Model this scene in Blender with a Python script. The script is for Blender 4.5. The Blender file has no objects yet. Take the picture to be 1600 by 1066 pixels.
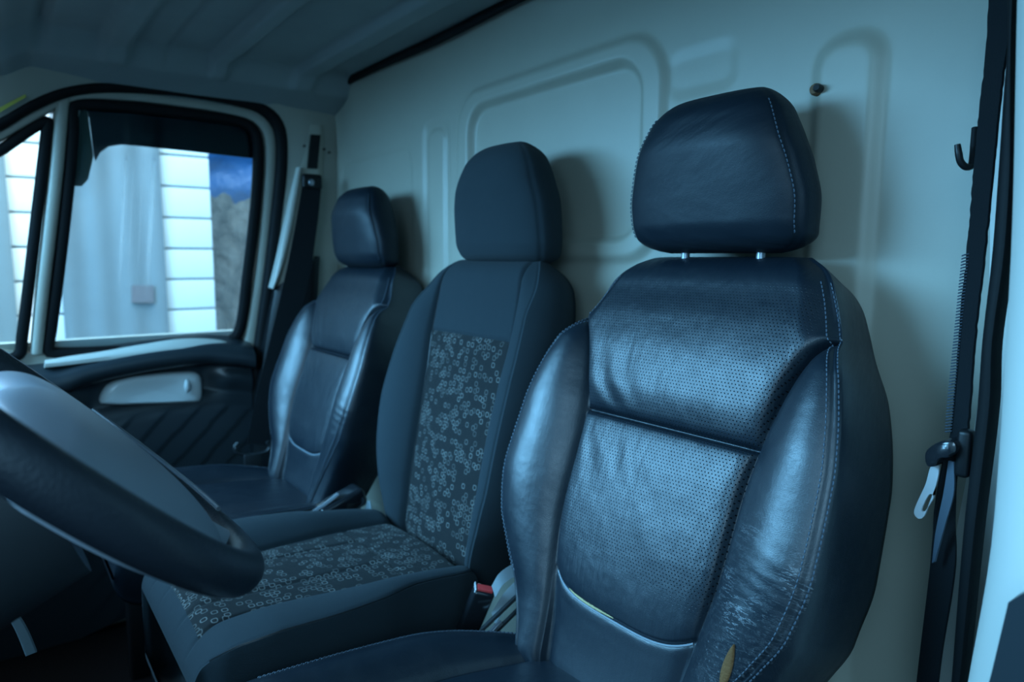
import bpy, math, random
import numpy as np
from mathutils import Matrix, Vector
random.seed(4)
rng = np.random.default_rng(4)
SC = bpy.context.scene
COL = SC.collection

# ------------------------------------------------------------------ camera
F_PX = 1083.4
YAW, PITCH, ROLL = math.radians(52.835), math.radians(6.788), math.radians(0.185)
CAM = np.array([.6104, -.7166, 1.0658])
def _basis():
    cy, sy, cp, sp = math.cos(YAW), math.sin(YAW), math.cos(PITCH), math.sin(PITCH)
    F = np.array([-sy*cp, cy*cp, -sp]); R = np.array([cy, sy, 0.]); U = np.cross(R, F)
    return (math.cos(ROLL)*R + math.sin(ROLL)*U, -math.sin(ROLL)*R + math.cos(ROLL)*U, F)
BR, BU, BF = _basis()
cd = bpy.data.cameras.new('camera'); co = bpy.data.objects.new('camera', cd); COL.objects.link(co)
co.matrix_world = Matrix(((BR[0], BU[0], -BF[0], CAM[0]), (BR[1], BU[1], -BF[1], CAM[1]), (BR[2], BU[2], -BF[2], CAM[2]), (0, 0, 0, 1)))
cd.sensor_width = 36; cd.lens = F_PX*36/1600; cd.clip_start = .02
cd.dof.use_dof = True; cd.dof.focus_distance = .82; cd.dof.aperture_fstop = 4.5
SC.camera = co

# ------------------------------------------------------------------ daylight, exposure
SC.view_settings.view_transform = 'Standard'; SC.view_settings.look = 'None'
SC.view_settings.gamma = 1; SC.view_settings.use_curve_mapping = False
SC.view_settings.exposure = 0.0
W = bpy.data.worlds.new('sky'); SC.world = W; W.use_nodes = True
nt = W.node_tree; nt.nodes.clear()
n_out = nt.nodes.new('ShaderNodeOutputWorld'); n_bg = nt.nodes.new('ShaderNodeBackground')
n_tc = nt.nodes.new('ShaderNodeTexCoord'); n_dot = nt.nodes.new('ShaderNodeVectorMath'); n_dot.operation = 'DOT_PRODUCT'
SKY_DIR = Vector((.45, -.5, .75)).normalized()
n_dot.inputs[1].default_value = SKY_DIR
n_rmp = nt.nodes.new('ShaderNodeValToRGB')
n_map = nt.nodes.new('ShaderNodeMapRange'); n_map.inputs[1].default_value = -1; n_map.inputs[2].default_value = 1
e = n_rmp.color_ramp.elements
e[0].position = .25; e[0].color = (.008, .018, .026, 1)
e[1].position = 1.0; e[1].color = (.24, .58, .88, 1)
e2 = n_rmp.color_ramp.elements.new(.62); e2.color = (.026, .066, .096, 1)
nt.links.new(n_tc.outputs['Generated'], n_dot.inputs[0]); nt.links.new(n_dot.outputs['Value'], n_map.inputs[0])
nt.links.new(n_map.outputs[0], n_rmp.inputs[0]); nt.links.new(n_rmp.outputs[0], n_bg.inputs[0])
n_bg.inputs[1].default_value = 1.6
nt.links.new(n_bg.outputs[0], n_out.inputs[0])

def area(name, loc, target, sx, sy, power, color):
    l = bpy.data.lights.new(name, 'AREA'); l.shape = 'RECTANGLE'; l.size = sx; l.size_y = sy; l.energy = power; l.color = color
    o = bpy.data.objects.new(name, l); COL.objects.link(o); o.location = loc
    o.rotation_euler = (Vector(target)-Vector(loc)).to_track_quat('-Z', 'Y').to_euler()
    return o
# daylight entering through the windscreen opening and falling on the yard beside the van
area('windscreen_daylight', (-1.5, -2.25, 2.0), (-.8, .1, .95), 2.2, 1.5, 285, (.205, .60, 1.0))
area('near_door_daylight', (1.4, -1.85, 1.75), (.0, .0, .75), 1.0, 1.0, 24, (.34, .69, 1.0))
area('yard_daylight', (-2.35, -.6, 3.4), (-3.3, -.2, .6), 2.2, 3.0, 300, (.78, .92, 1.0))

# ------------------------------------------------------------------ pixel -> point helpers
def ray(px, py): return BF + BR*(px-800)/F_PX - BU*(py-533)/F_PX
def at(px, py, p0, n):
    v = ray(px, py); p0 = np.asarray(p0, float); n = np.asarray(n, float)
    return CAM + v*((p0-CAM) @ n)/(v @ n)
def atx(px, py, x): return at(px, py, (x, 0, 0), (1, 0, 0))
def aty(px, py, y): return at(px, py, (0, y, 0), (0, 1, 0))
def atz(px, py, z): return at(px, py, (0, 0, z), (0, 0, 1))

# ------------------------------------------------------------------ numeric helpers
def interp(xs, ys):
    """monotone-ish cubic (pchip) interpolator"""
    xs = np.asarray(xs, float); ys = np.asarray(ys, float)
    h = np.diff(xs); dl = np.diff(ys)/h; m = np.zeros(len(xs))
    m[1:-1] = np.where(dl[:-1]*dl[1:] > 0, 2*dl[:-1]*dl[1:]/(dl[:-1]+dl[1:]+1e-30), 0)
    m[0], m[-1] = dl[0], dl[-1]
    def f(x):
        x = np.clip(np.asarray(x, float), xs[0], xs[-1])
        i = np.clip(np.searchsorted(xs, x)-1, 0, len(xs)-2)
        t = (x-xs[i])/h[i]
        return ((2*t**3-3*t**2+1)*ys[i] + (t**3-2*t**2+t)*h[i]*m[i] + (-2*t**3+3*t**2)*ys[i+1] + (t**3-t**2)*h[i]*m[i+1])
    return f
def sstep(a, b, x):
    t = np.clip((np.asarray(x, float)-a)/(b-a), 0, 1); return t*t*(3-2*t)
def resample(pts, n, closed=False, smooth=True):
    P = [np.asarray(p, float) for p in pts]
    P = np.array(P + [P[0]] if closed else P)
    L = np.r_[0, np.cumsum(np.linalg.norm(np.diff(P, axis=0), axis=1))]
    t = np.linspace(0, L[-1], n+1)[:-1] if closed else np.linspace(0, L[-1], n)
    if not smooth: return np.stack([np.interp(t, L, P[:, k]) for k in range(P.shape[1])], 1)
    if closed:
        T = np.gradient(np.vstack([P[-2], P, P[1]]), axis=0)[1:-1]
    # Catmull-Rom by arc length
    m = np.zeros_like(P)
    for k in range(len(P)):
        a = P[k-1] if k > 0 else (P[-2] if closed else P[k]); b = P[k+1] if k < len(P)-1 else (P[1] if closed else P[k])
        la = (L[k]-L[k-1]) if k > 0 else ((L[-1]-L[-2]) if closed else 0); lb = (L[k+1]-L[k]) if k < len(P)-1 else ((L[1]-L[0]) if closed else 0)
        m[k] = (b-a)/max(la+lb, 1e-9)
    i = np.clip(np.searchsorted(L, t, side='right')-1, 0, len(L)-2); hh = (L[i+1]-L[i])[:, None]; s = ((t-L[i])[:, None])/hh
    return (2*s**3-3*s**2+1)*P[i] + (s**3-2*s**2+s)*hh*m[i] + (-2*s**3+3*s**2)*P[i+1] + (s**3-s**2)*hh*m[i+1]

# ------------------------------------------------------------------ object helpers
def link(name, me, mat=None, parent=None):
    o = bpy.data.objects.new(name, me); COL.objects.link(o)
    if mat is not None:
        for mm in (mat if isinstance(mat, (list, tuple)) else [mat]): me.materials.append(mm)
    if parent is not None: o.parent = parent
    return o
def tag(o, label=None, cat=None, group=None, kind=None):
    if label: o['label'] = label
    if cat: o['category'] = cat
    if group: o['group'] = group
    if kind: o['kind'] = kind
    return o
def empty(name, loc, label, cat, group=None):
    o = bpy.data.objects.new(name, None); COL.objects.link(o); o.location = loc; o.empty_display_size = .05
    return tag(o, label, cat, group)
def origin_of(o):
    p = np.zeros(3)
    while o is not None: p = p + np.array(o.location); o = o.parent
    return p
def rawmesh(name, V, Fc, mat, parent=None, uv=None, normals=None, smooth=True, autosmooth=None):
    V = np.asarray(V, float)
    if parent is not None: V = V - origin_of(parent)
    me = bpy.data.meshes.new(name)
    me.from_pydata(V.tolist(), [], [list(map(int, f)) for f in Fc])
    if uv is not None:
        ul = me.uv_layers.new(name='UVMap'); idx = np.zeros(len(me.loops), np.int32); me.loops.foreach_get('vertex_index', idx)
        ul.data.foreach_set('uv', np.asarray(uv, np.float32)[idx].ravel())
    me.polygons.foreach_set('use_smooth', [smooth]*len(me.polygons))
    if normals is not None: me.normals_split_custom_set_from_vertices([tuple(x) for x in np.asarray(normals)])
    elif autosmooth is not None: me.set_sharp_from_angle(angle=math.radians(autosmooth))
    me.update()
    return link(name, me, mat, parent)
class MB:
    """collects shapes into one mesh"""
    def __init__(s): s.V = []; s.F = []; s.n = 0
    def add(s, V, F):
        V = np.asarray(V, float).reshape(-1, 3); s.V.append(V); s.F += [[i+s.n for i in f] for f in F]; s.n += len(V); return s
    def grid(s, G, cu=False, cv=False):
        G = np.asarray(G, float); a, b = G.shape[:2]; Fc = []
        for i in range(a if cu else a-1):
            for j in range(b if cv else b-1):
                i2, j2 = (i+1) % a, (j+1) % b
                Fc.append([i*b+j, i2*b+j, i2*b+j2, i*b+j2])
        return s.add(G.reshape(-1, 3), Fc)
    def box(s, c, size, rot=None, bev=0.0):
        x, y, z = np.asarray(size)/2.
        if bev <= 0:
            V = np.array([[i*x, j*y, k*z] for i in (-1, 1) for j in (-1, 1) for k in (-1, 1)]); Fc = [[0, 1, 3, 2], [4, 6, 7, 5], [0, 4, 5, 1], [2, 3, 7, 6], [0, 2, 6, 4], [1, 5, 7, 3]]
        else:
            V = []; q = 4
            ring = []
            for (sx, sy, a0) in ((1, 1, 0), (-1, 1, 90), (-1, -1, 180), (1, -1, 270)):
                for k in range(q+1):
                    a = math.radians(a0+90*k/q); ring.append((sx*(x-bev)+bev*math.cos(a), sy*(y-bev)+bev*math.sin(a)))
            ring = np.array(ring); rows = []
            for k in range(q+1):
                a = math.radians(90*k/q); rows.append((-(z-bev)-bev*math.cos(a), bev*(1-math.sin(a))))
            rows = rows + [(-r[0], r[1]) for r in rows[::-1]]
            G = []
            for zz, ins in rows:
                G.append([[px*(1-ins/x), py*(1-ins/y), zz] for px, py in ring])
            G = np.array(G); nr, nc = G.shape[:2]; V = G.reshape(-1, 3); Fc = []
            for i in range(nr-1):
                for j in range(nc): Fc.append([i*nc+j, i*nc+(j+1) % nc, (i+1)*nc+(j+1) % nc, (i+1)*nc+j])
            Fc.append(list(range(nc))[::-1]); Fc.append([(nr-1)*nc+j for j in range(nc)])
        if rot is not None: V = np.asarray(V) @ np.array(rot).T
        return s.add(np.asarray(V)+np.asarray(c, float), Fc)
    def tube(s, path, r, n=12, cap=True, r2=None, up=(0, 0, 1)):
        P = np.asarray(path, float); m = len(P); T = np.gradient(P, axis=0); T /= np.linalg.norm(T, axis=1)[:, None]
        rr = np.broadcast_to(np.asarray(r, float), (m,)); r2 = rr if r2 is None else np.broadcast_to(np.asarray(r2, float), (m,))
        A = np.cross(T, np.asarray(up, float)); bad = np.linalg.norm(A, axis=1) < .05
        A[bad] = np.cross(T[bad], np.array([1., .3, 0])); A /= np.linalg.norm(A, axis=1)[:, None]; Bv = np.cross(A, T)
        a = np.linspace(0, 2*np.pi, n, endpoint=False)
        G = P[:, None, :] + (rr[:, None]*np.cos(a))[..., None]*A[:, None, :] + (r2[:, None]*np.sin(a))[..., None]*Bv[:, None, :]
        b0 = s.n; s.grid(G, cv=True)
        if cap: s.F.append([b0+j for j in range(n)]); s.F.append([b0+(m-1)*n+j for j in range(n)][::-1])
        return s
    def ribbon(s, L, R, th):
        """solid strip between polylines L and R, thickness th along its normal"""
        L = np.asarray(L, float); R = np.asarray(R, float)
        T = np.gradient((L+R)/2, axis=0); Nn = np.cross(T, R-L); Nn /= np.linalg.norm(Nn, axis=1)[:, None]
        G = np.stack([L, R, R+Nn*th, L+Nn*th], 1); b0 = s.n; s.grid(G, cv=True); m = len(L)
        s.F.append([b0, b0+1, b0+2, b0+3]); s.F.append([b0+(m-1)*4+j for j in (3, 2, 1, 0)]); return s
    def bar(s, A, Bp, bulge, back, k=9, closed=False):
        """strip between polylines A and B, rounded towards +bulge vector, solid to -back"""
        A = np.asarray(A, float); Bp = np.asarray(Bp, float); bulge = np.asarray(bulge, float); back = np.asarray(back, float)
        t = np.linspace(0, 1, k); prof = np.sqrt(np.clip(1-(2*t-1)**2, 0, 1))**.7
        G = [A[:, None, :]*(1-t)[None, :, None] + Bp[:, None, :]*t[None, :, None] + prof[None, :, None]*bulge]
        G.append((Bp+back)[:, None, :]); G.append((A+back)[:, None, :])
        G = np.concatenate(G, 1); b0 = s.n; s.grid(G, cu=closed, cv=True); m, c = G.shape[:2]
        if not closed:
            s.F.append([b0+j for j in range(c)][::-1]); s.F.append([b0+(m-1)*c+j for j in range(c)])
        return s
    def prism(s, poly, ext):
        P = np.asarray(poly, float); n = len(P); ext = np.asarray(ext, float)
        Fc = [list(range(n)), [n+i for i in range(n)][::-1]] + [[i, n+i, n+(i+1) % n, (i+1) % n] for i in range(n)]
        return s.add(np.r_[P, P+ext], Fc)
    def build(s, name, mat, parent=None, smooth=True, ang=40, fix=True):
        o = rawmesh(name, np.concatenate(s.V), s.F, mat, parent, smooth=smooth)
        if fix:
            import bmesh
            bm = bmesh.new(); bm.from_mesh(o.data); bmesh.ops.recalc_face_normals(bm, faces=bm.faces); bm.to_mesh(o.data); bm.free()
        if smooth and ang: o.data.set_sharp_from_angle(angle=math.radians(ang))
        return o

# ------------------------------------------------------------------ materials
def newmat(name):
    m = bpy.data.materials.new(name); m.use_nodes = True; t = m.node_tree
    return m, t, t.nodes['Principled BSDF']
def nd(t, kind, **kw):
    n = t.nodes.new(kind)
    for k, v in kw.items(): setattr(n, k, v)
    return n
def mth(t, op, a, b=None, c=None):
    n = t.nodes.new('ShaderNodeMath'); n.operation = op
    for i, v in enumerate((a, b, c)):
        if v is None: continue
        if isinstance(v, (int, float)): n.inputs[i].default_value = v
        else: t.links.new(v, n.inputs[i])
    return n.outputs[0]
def mixc(t, fac, a, b):
    n = t.nodes.new('ShaderNodeMix'); n.data_type = 'RGBA'
    for i, v in ((0, fac), (6, a), (7, b)):
        if isinstance(v, (int, float)): n.inputs[i].default_value = v
        elif isinstance(v, tuple): n.inputs[i].default_value = (*v, 1) if len(v) == 3 else v
        else: t.links.new(v, n.inputs[i])
    return n.outputs[2]
def bump(t, h, strength, dist, prev=None):
    b = nd(t, 'ShaderNodeBump'); b.inputs['Strength'].default_value = strength; b.inputs['Distance'].default_value = dist
    t.links.new(h, b.inputs['Height'])
    if prev is not None: t.links.new(prev, b.inputs['Normal'])
    return b.outputs[0]
def noise(t, vec, scale, detail=3, rough=.5):
    n = nd(t, 'ShaderNodeTexNoise'); n.inputs['Scale'].default_value = scale; n.inputs['Detail'].default_value = detail; n.inputs['Roughness'].default_value = rough
    if vec is not None: t.links.new(vec, n.inputs['Vector'])
    return n.outputs['Fac']
def plain(name, col, rough=.5, metal=0, nscale=0, nstr=.3, ndist=.001, var=0, spec=.5, coat=0):
    m, t, p = newmat(name); p.inputs['Base Color'].default_value = (*col, 1); p.inputs['Roughness'].default_value = rough; p.inputs['Metallic'].default_value = metal
    p.inputs['Specular IOR Level'].default_value = spec; p.inputs['Coat Weight'].default_value = coat
    tc = nd(t, 'ShaderNodeTexCoord').outputs['Object']
    if nscale: t.links.new(bump(t, noise(t, tc, nscale), nstr, ndist), p.inputs['Normal'])
    if var:
        f = noise(t, tc, 9, 4, .6)
        c2 = tuple(max(0, c*(1-var)) for c in col)
        t.links.new(mixc(t, f, c2, tuple(min(1, c*(1+var*.6)) for c in col)), p.inputs['Base Color'])
    return m
def leather(name, perf=False, wrinkle=.5, base=(.0042, .0095, .016), rough=.41, wear=0, spec=.72):
    m, t, p = newmat(name)
    uv = nd(t, 'ShaderNodeUVMap').outputs[0]
    sep = nd(t, 'ShaderNodeSeparateXYZ'); t.links.new(uv, sep.inputs[0]); u, v = sep.outputs[0], sep.outputs[1]
    vo = nd(t, 'ShaderNodeTexVoronoi'); vo.feature = 'DISTANCE_TO_EDGE'; vo.inputs['Scale'].default_value = 520; t.links.new(uv, vo.inputs['Vector'])
    grain = mth(t, 'MINIMUM', vo.outputs['Distance'], .25)
    nrm = bump(t, grain, .30, .0008)
    # wrinkles: stretched noise on rotated coordinates
    mp = nd(t, 'ShaderNodeMapping'); mp.inputs['Rotation'].default_value = (0, 0, math.radians(32)); mp.inputs['Scale'].default_value = (95, 14, 1); t.links.new(uv, mp.inputs[0])
    nw = noise(t, mp.outputs[0], 1, 3, .55)
    nrm = bump(t, nw, wrinkle, .0035, nrm)
    big = noise(t, uv, 16, 3, .5)
    nrm = bump(t, big, .22, .010, nrm)
    col = None
    rgh = mth(t, 'MULTIPLY_ADD', noise(t, uv, 30, 4, .6), .20, rough-.10)
    if perf:
        q = .0050
        row = mth(t, 'FLOOR', mth(t, 'DIVIDE', v, q*.87))
        off = mth(t, 'MULTIPLY', mth(t, 'MODULO', mth(t, 'ABSOLUTE', row), 2), .5)
        fu = mth(t, 'SUBTRACT', mth(t, 'FRACT', mth(t, 'ADD', mth(t, 'DIVIDE', u, q), mth(t, 'ADD', off, 100.))), .5)
        fv = mth(t, 'SUBTRACT', mth(t, 'FRACT', mth(t, 'ADD', mth(t, 'DIVIDE', v, q*.87), 100.)), .5)
        d = mth(t, 'SQRT', mth(t, 'ADD', mth(t, 'MULTIPLY', fu, fu), mth(t, 'MULTIPLY', fv, fv)))
        hole = mth(t, 'SUBTRACT', 1., nd_smooth(t, d, .10, .20))
        au = mth(t, 'ABSOLUTE', u)
        lim = mth(t, 'MULTIPLY', nd_smooth(t, mth(t, 'MULTIPLY', au, -1.), -.190, -.165), nd_smooth(t, v, -.215, -.175))
        lim = mth(t, 'MULTIPLY', lim, nd_smooth(t, mth(t, 'MULTIPLY', v, -1.), -.215, -.175))
        hole = mth(t, 'MULTIPLY', hole, lim)
        col = mixc(t, hole, base, (.001, .001, .0015))
        nrm = bump(t, mth(t, 'MULTIPLY', hole, -1.), .6, .0012, nrm)
        rgh = mth(t, 'MULTIPLY_ADD', hole, .5, rgh)
        t.links.new(mth(t, 'MULTIPLY_ADD', hole, -.52, .62), p.inputs['Specular IOR Level'])
    if wear:
        mp2 = nd(t, 'ShaderNodeMapping'); mp2.inputs['Scale'].default_value = (26, 120, 1); mp2.inputs['Rotation'].default_value = (0, 0, math.radians(-14)); t.links.new(uv, mp2.inputs[0])
        cr = noise(t, mp2.outputs[0], 1, 5, .7)
        line = nd_smooth(t, mth(t, 'MULTIPLY', mth(t, 'ABSOLUTE', mth(t, 'SUBTRACT', cr, .5)), -1.), -.022, -.002)
        patch = nd_smooth(t, noise(t, uv, 20, 3, .5), .48, .66)
        low = mth(t, 'MULTIPLY', nd_smooth(t, mth(t, 'MULTIPLY', v, -1.), .03, .14), nd_smooth(t, u, .12, .19))
        w1 = mth(t, 'MULTIPLY', mth(t, 'MULTIPLY', line, mth(t, 'MULTIPLY_ADD', patch, .7, .15)), low)
        sc = mth(t, 'MULTIPLY', nd_smooth(t, noise(t, uv, 210, 5, .75), .56, .72), mth(t, 'MULTIPLY', nd_smooth(t, mth(t, 'MULTIPLY', v, -1.), .165, .235), nd_smooth(t, u, .12, .17)))
        w1 = mth(t, 'MINIMUM', mth(t, 'ADD', w1, mth(t, 'MULTIPLY', sc, .75)), 1.)
        col = mixc(t, w1, base, (.22, .235, .25))
        nrm = bump(t, line, .12, .0008, nrm)
    if col is not None: t.links.new(col, p.inputs['Base Color'])
    else: p.inputs['Base Color'].default_value = (*base, 1)
    if not perf: p.inputs['Specular IOR Level'].default_value = spec
    t.links.new(nrm, p.inputs['Normal']); t.links.new(rgh, p.inputs['Roughness'])
    return m
def nd_smooth(t, v, a, b):
    n = t.nodes.new('ShaderNodeMapRange'); n.interpolation_type = 'SMOOTHSTEP'; n.inputs[1].default_value = a; n.inputs[2].default_value = b
    t.links.new(v, n.inputs[0]); return n.outputs[0]
def fabric(name, base, rings=False):
    m, t, p = newmat(name)
    uv = nd(t, 'ShaderNodeUVMap').outputs[0]
    sep = nd(t, 'ShaderNodeSeparateXYZ'); t.links.new(uv, sep.inputs[0]); u, v = sep.outputs[0], sep.outputs[1]
    wv = mth(t, 'MULTIPLY', mth(t, 'SINE', mth(t, 'MULTIPLY', u, 3600.)), mth(t, 'SINE', mth(t, 'MULTIPLY', v, 3600.)))
    nrm = bump(t, wv, .35, .0006); nrm = bump(t, noise(t, uv, 14, 3), .3, .008, nrm)
    p.inputs['Roughness'].default_value = .85; p.inputs['Specular IOR Level'].default_value = .12
    p.inputs['Sheen Weight'].default_value = .03; p.inputs['Sheen Roughness'].default_value = .5
    f = noise(t, uv, 900, 2)
    col = mixc(t, f, tuple(c*.75 for c in base), tuple(c*1.25 for c in base))
    if rings:
        tot = None
        for k, (q, du, dv, th) in enumerate(((.0128, 0, 0, .50), (.0128, .0064, .0042, .56))):
            uu = mth(t, 'DIVIDE', mth(t, 'ADD', u, du+2), q); vv = mth(t, 'DIVIDE', mth(t, 'ADD', v, dv+2), q*1.05)
            iu, iv = mth(t, 'FLOOR', uu), mth(t, 'FLOOR', vv)
            cmb = nd(t, 'ShaderNodeCombineXYZ'); t.links.new(iu, cmb.inputs[0]); t.links.new(iv, cmb.inputs[1]); cmb.inputs[2].default_value = k*7
            wn = nd(t, 'ShaderNodeTexWhiteNoise'); t.links.new(cmb.outputs[0], wn.inputs[0])
            sc = nd(t, 'ShaderNodeSeparateColor'); t.links.new(wn.outputs['Color'], sc.inputs[0])
            jx = mth(t, 'MULTIPLY_ADD', sc.outputs[0], .22, -.11); jy = mth(t, 'MULTIPLY_ADD', sc.outputs[1], .22, -.11)
            fu = mth(t, 'SUBTRACT', mth(t, 'SUBTRACT', mth(t, 'FRACT', uu), .5), jx); fv = mth(t, 'SUBTRACT', mth(t, 'SUBTRACT', mth(t, 'FRACT', vv), .5), jy)
            a4 = mth(t, 'ADD', mth(t, 'POWER', mth(t, 'ABSOLUTE', fu), 3.), mth(t, 'POWER', mth(t, 'ABSOLUTE', fv), 3.))
            d = mth(t, 'POWER', a4, 1/3.)
            ring = mth(t, 'SUBTRACT', 1., nd_smooth(t, mth(t, 'ABSOLUTE', mth(t, 'SUBTRACT', d, .305)), .035, .085))
            clus = noise(t, cmb.outputs[0], .33, 2, .6)
            pres = mth(t, 'GREATER_THAN', mth(t, 'ADD', mth(t, 'MULTIPLY', wn.outputs['Value'], .45), mth(t, 'MULTIPLY', clus, 1.0)), th+.26)
            r1 = mth(t, 'MULTIPLY', mth(t, 'MULTIPLY', ring, pres), mth(t, 'MULTIPLY_ADD', sc.outputs[2], .6, .4))
            tot = r1 if tot is None else mth(t, 'MAXIMUM', tot, r1)
        col = mixc(t, tot, col, (.13, .135, .13))
    t.links.new(col, p.inputs['Base Color']); t.links.new(nrm, p.inputs['Normal'])
    return m
M = {}
M['leather'] = leather('black leather', wrinkle=.12)
M['leather_perf'] = leather('black perforated leather', perf=True, wrinkle=.3)
M['leather_worn'] = leather('black worn leather', wrinkle=.10, wear=1)
M['leather_head'] = leather('black leather headrest', wrinkle=.02, rough=.5, spec=.32)
M['fabric'] = fabric('dark grey fabric', (.020, .029, .035))
M['fabric_rings'] = fabric('ring patterned fabric', (.015, .017, .018), True)
M['thread'] = plain('dark thread', (.050, .072, .098), .6)
M['piping'] = plain('grey piping', (.20, .23, .26), .45)
M['foam'] = plain('yellow foam', (.40, .33, .17), .9, nscale=300, nstr=.6, ndist=.002, var=.4)
M['foam_brown'] = plain('brown foam', (.17, .075, .022), .9, nscale=300, nstr=.6, ndist=.002, var=.4)
M['paint'] = plain('pale grey body paint', (.345, .325, .265), .42, nscale=260, nstr=.10, ndist=.0008, var=.07, spec=.4)
M['paint_dark'] = plain('pillar paint', (.38, .365, .31), .45, var=.1)
M['trim_white'] = plain('pale plastic trim', (.56, .55, .50), .5, nscale=500, nstr=.1, ndist=.0006)
M['headliner'] = plain('grey headliner', (.30, .33, .33), .85, nscale=700, nstr=.35, ndist=.001, var=.12, spec=.2)
M['rubber'] = plain('black rubber', (.006, .007, .008), .6, spec=.15, nscale=200, nstr=.2, ndist=.001)
M['plastic'] = plain('dark grey plastic', (.020, .025, .029), .42, nscale=900, nstr=.25, ndist=.0006)
M['door_card'] = plain('dark blue grey door card', (.022, .030, .036), .30, nscale=800, nstr=.1, ndist=.0006)
M['black'] = plain('black plastic', (.006, .0075, .009), .4, spec=.3, nscale=600, nstr=.15, ndist=.0006)
M['gloss_black'] = plain('glossy black plastic', (.012, .014, .017), .18, coat=.5)
M['rim'] = plain('wheel rim leather', (.015, .020, .028), .36, nscale=420, nstr=.5, ndist=.0011)
M['hub'] = plain('wheel hub plastic', (.28, .32, .37), .42, nscale=900, nstr=.3, ndist=.0006)
M['silver'] = plain('silver plastic', (.30, .33, .37), .25, metal=.7)
M['chrome'] = plain('chrome', (.62, .64, .66), .3, metal=.4)
M['red'] = plain('red plastic', (.62, .055, .055), .4)
M['webbing'] = plain('black webbing', (.007, .009, .011), .75, spec=.15, nscale=900, nstr=.5, ndist=.001)
M['web_grey'] = plain('grey webbing', (.20, .24, .26), .7, nscale=900, nstr=.4, ndist=.001)
M['rust'] = plain('rust', (.16, .085, .04), .8, nscale=300, nstr=.6, ndist=.001, var=.5)
M['cup'] = plain('pale glossy plastic', (.62, .66, .66), .22)
M['yellow'] = plain('yellow tape', (.42, .40, .06), .5)
M['floor'] = plain('black floor mat', (.0035, .004, .005), .9, nscale=120, nstr=.5, ndist=.003, spec=.1)
M['siding'] = plain('white siding', (.80, .82, .82), .6)
M['gap'] = plain('dark board gap', (.10, .13, .15), .8)
M['gate'] = plain('grey sheet metal', (.15, .18, .195), .5, var=.1)
M['tarp'] = plain('blue tarpaulin', (.02, .14, .42), .45, nscale=9, nstr=.6, ndist=.05)
M['rubble'] = plain('rubble earth', (.24, .22, .20), .9, nscale=14, nstr=1., ndist=.05, var=.8)
M['asphalt'] = plain('yard ground', (.20, .21, .21), .9, nscale=30, nstr=.5, ndist=.02)
def glassmat(name, haze, smoke=(1, 1, 1), streak=False):
    m = bpy.data.materials.new(name); m.use_nodes = True; t = m.node_tree; t.nodes.clear()
    out = nd(t, 'ShaderNodeOutputMaterial'); tr = nd(t, 'ShaderNodeBsdfTransparent'); tr.inputs[0].default_value = (*smoke, 1)
    gl = nd(t, 'ShaderNodeBsdfGlossy'); gl.inputs['Roughness'].default_value = .03; gl.inputs[0].default_value = (.25, .25, .25, 1)
    fr = nd(t, 'ShaderNodeFresnel'); fr.inputs[0].default_value = 1.3
    m1 = nd(t, 'ShaderNodeMixShader'); t.links.new(fr.outputs[0], m1.inputs[0]); t.links.new(tr.outputs[0], m1.inputs[1]); t.links.new(gl.outputs[0], m1.inputs[2])
    df = nd(t, 'ShaderNodeBsdfTranslucent'); df.inputs[0].default_value = (.7, .85, .9, 1)
    m2 = nd(t, 'ShaderNodeMixShader'); t.links.new(m1.outputs[0], m2.inputs[1]); t.links.new(df.outputs[0], m2.inputs[2])
    tc = nd(t, 'ShaderNodeTexCoord').outputs['Object']
    f = mth(t, 'MULTIPLY_ADD', noise(t, tc, 5, 4, .6), haze, haze*.5)
    sz = nd(t, 'ShaderNodeSeparateXYZ'); t.links.new(tc, sz.inputs[0])
    if streak: f = mth(t, 'MULTIPLY', f, mth(t, 'SUBTRACT', 1., nd_smooth(t, mth(t, 'MULTIPLY_ADD', sz.outputs[1], .04, sz.outputs[2]), 1.325, 1.365)))
    if streak:
        sp = nd(t, 'ShaderNodeSeparateXYZ'); t.links.new(tc, sp.inputs[0])
        yy = mth(t, 'MULTIPLY_ADD', sp.outputs[2], -.09, sp.outputs[1])     # streaks lean with the glass
        wob = mth(t, 'MULTIPLY_ADD', noise(t, tc, 20, 3, .6), .004, yy)
        tot = None
        for y0, w, a in STREAKS:
            l = mth(t, 'MULTIPLY', mth(t, 'SUBTRACT', 1., nd_smooth(t, mth(t, 'ABSOLUTE', mth(t, 'SUBTRACT', wob, y0)), w*.15, w)), a)
            tot = l if tot is None else mth(t, 'MAXIMUM', tot, l)
        lim = mth(t, 'MULTIPLY', nd_smooth(t, sp.outputs[2], .93, 1.15), mth(t, 'SUBTRACT', 1., nd_smooth(t, sp.outputs[2], 1.32, 1.36)))
        f = mth(t, 'ADD', f, mth(t, 'MULTIPLY', tot, lim))
    t.links.new(f, m2.inputs[0]); t.links.new(m2.outputs[0], out.inputs[0])
    return m
STREAKS = [(-.505, .006, .22), (-.435, .009, .25), (-.462, .003, .10), (-.485, .004, .08)]
M['glass'] = glassmat('dusty side glass', .075, (.80, .95, 1.), True)
M['glass_clean'] = glassmat('quarter glass', .04, (.9, 1, 1))
M['smoked'] = plain('smoked acrylic', (.002, .0025, .004), .15, spec=.25)

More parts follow.
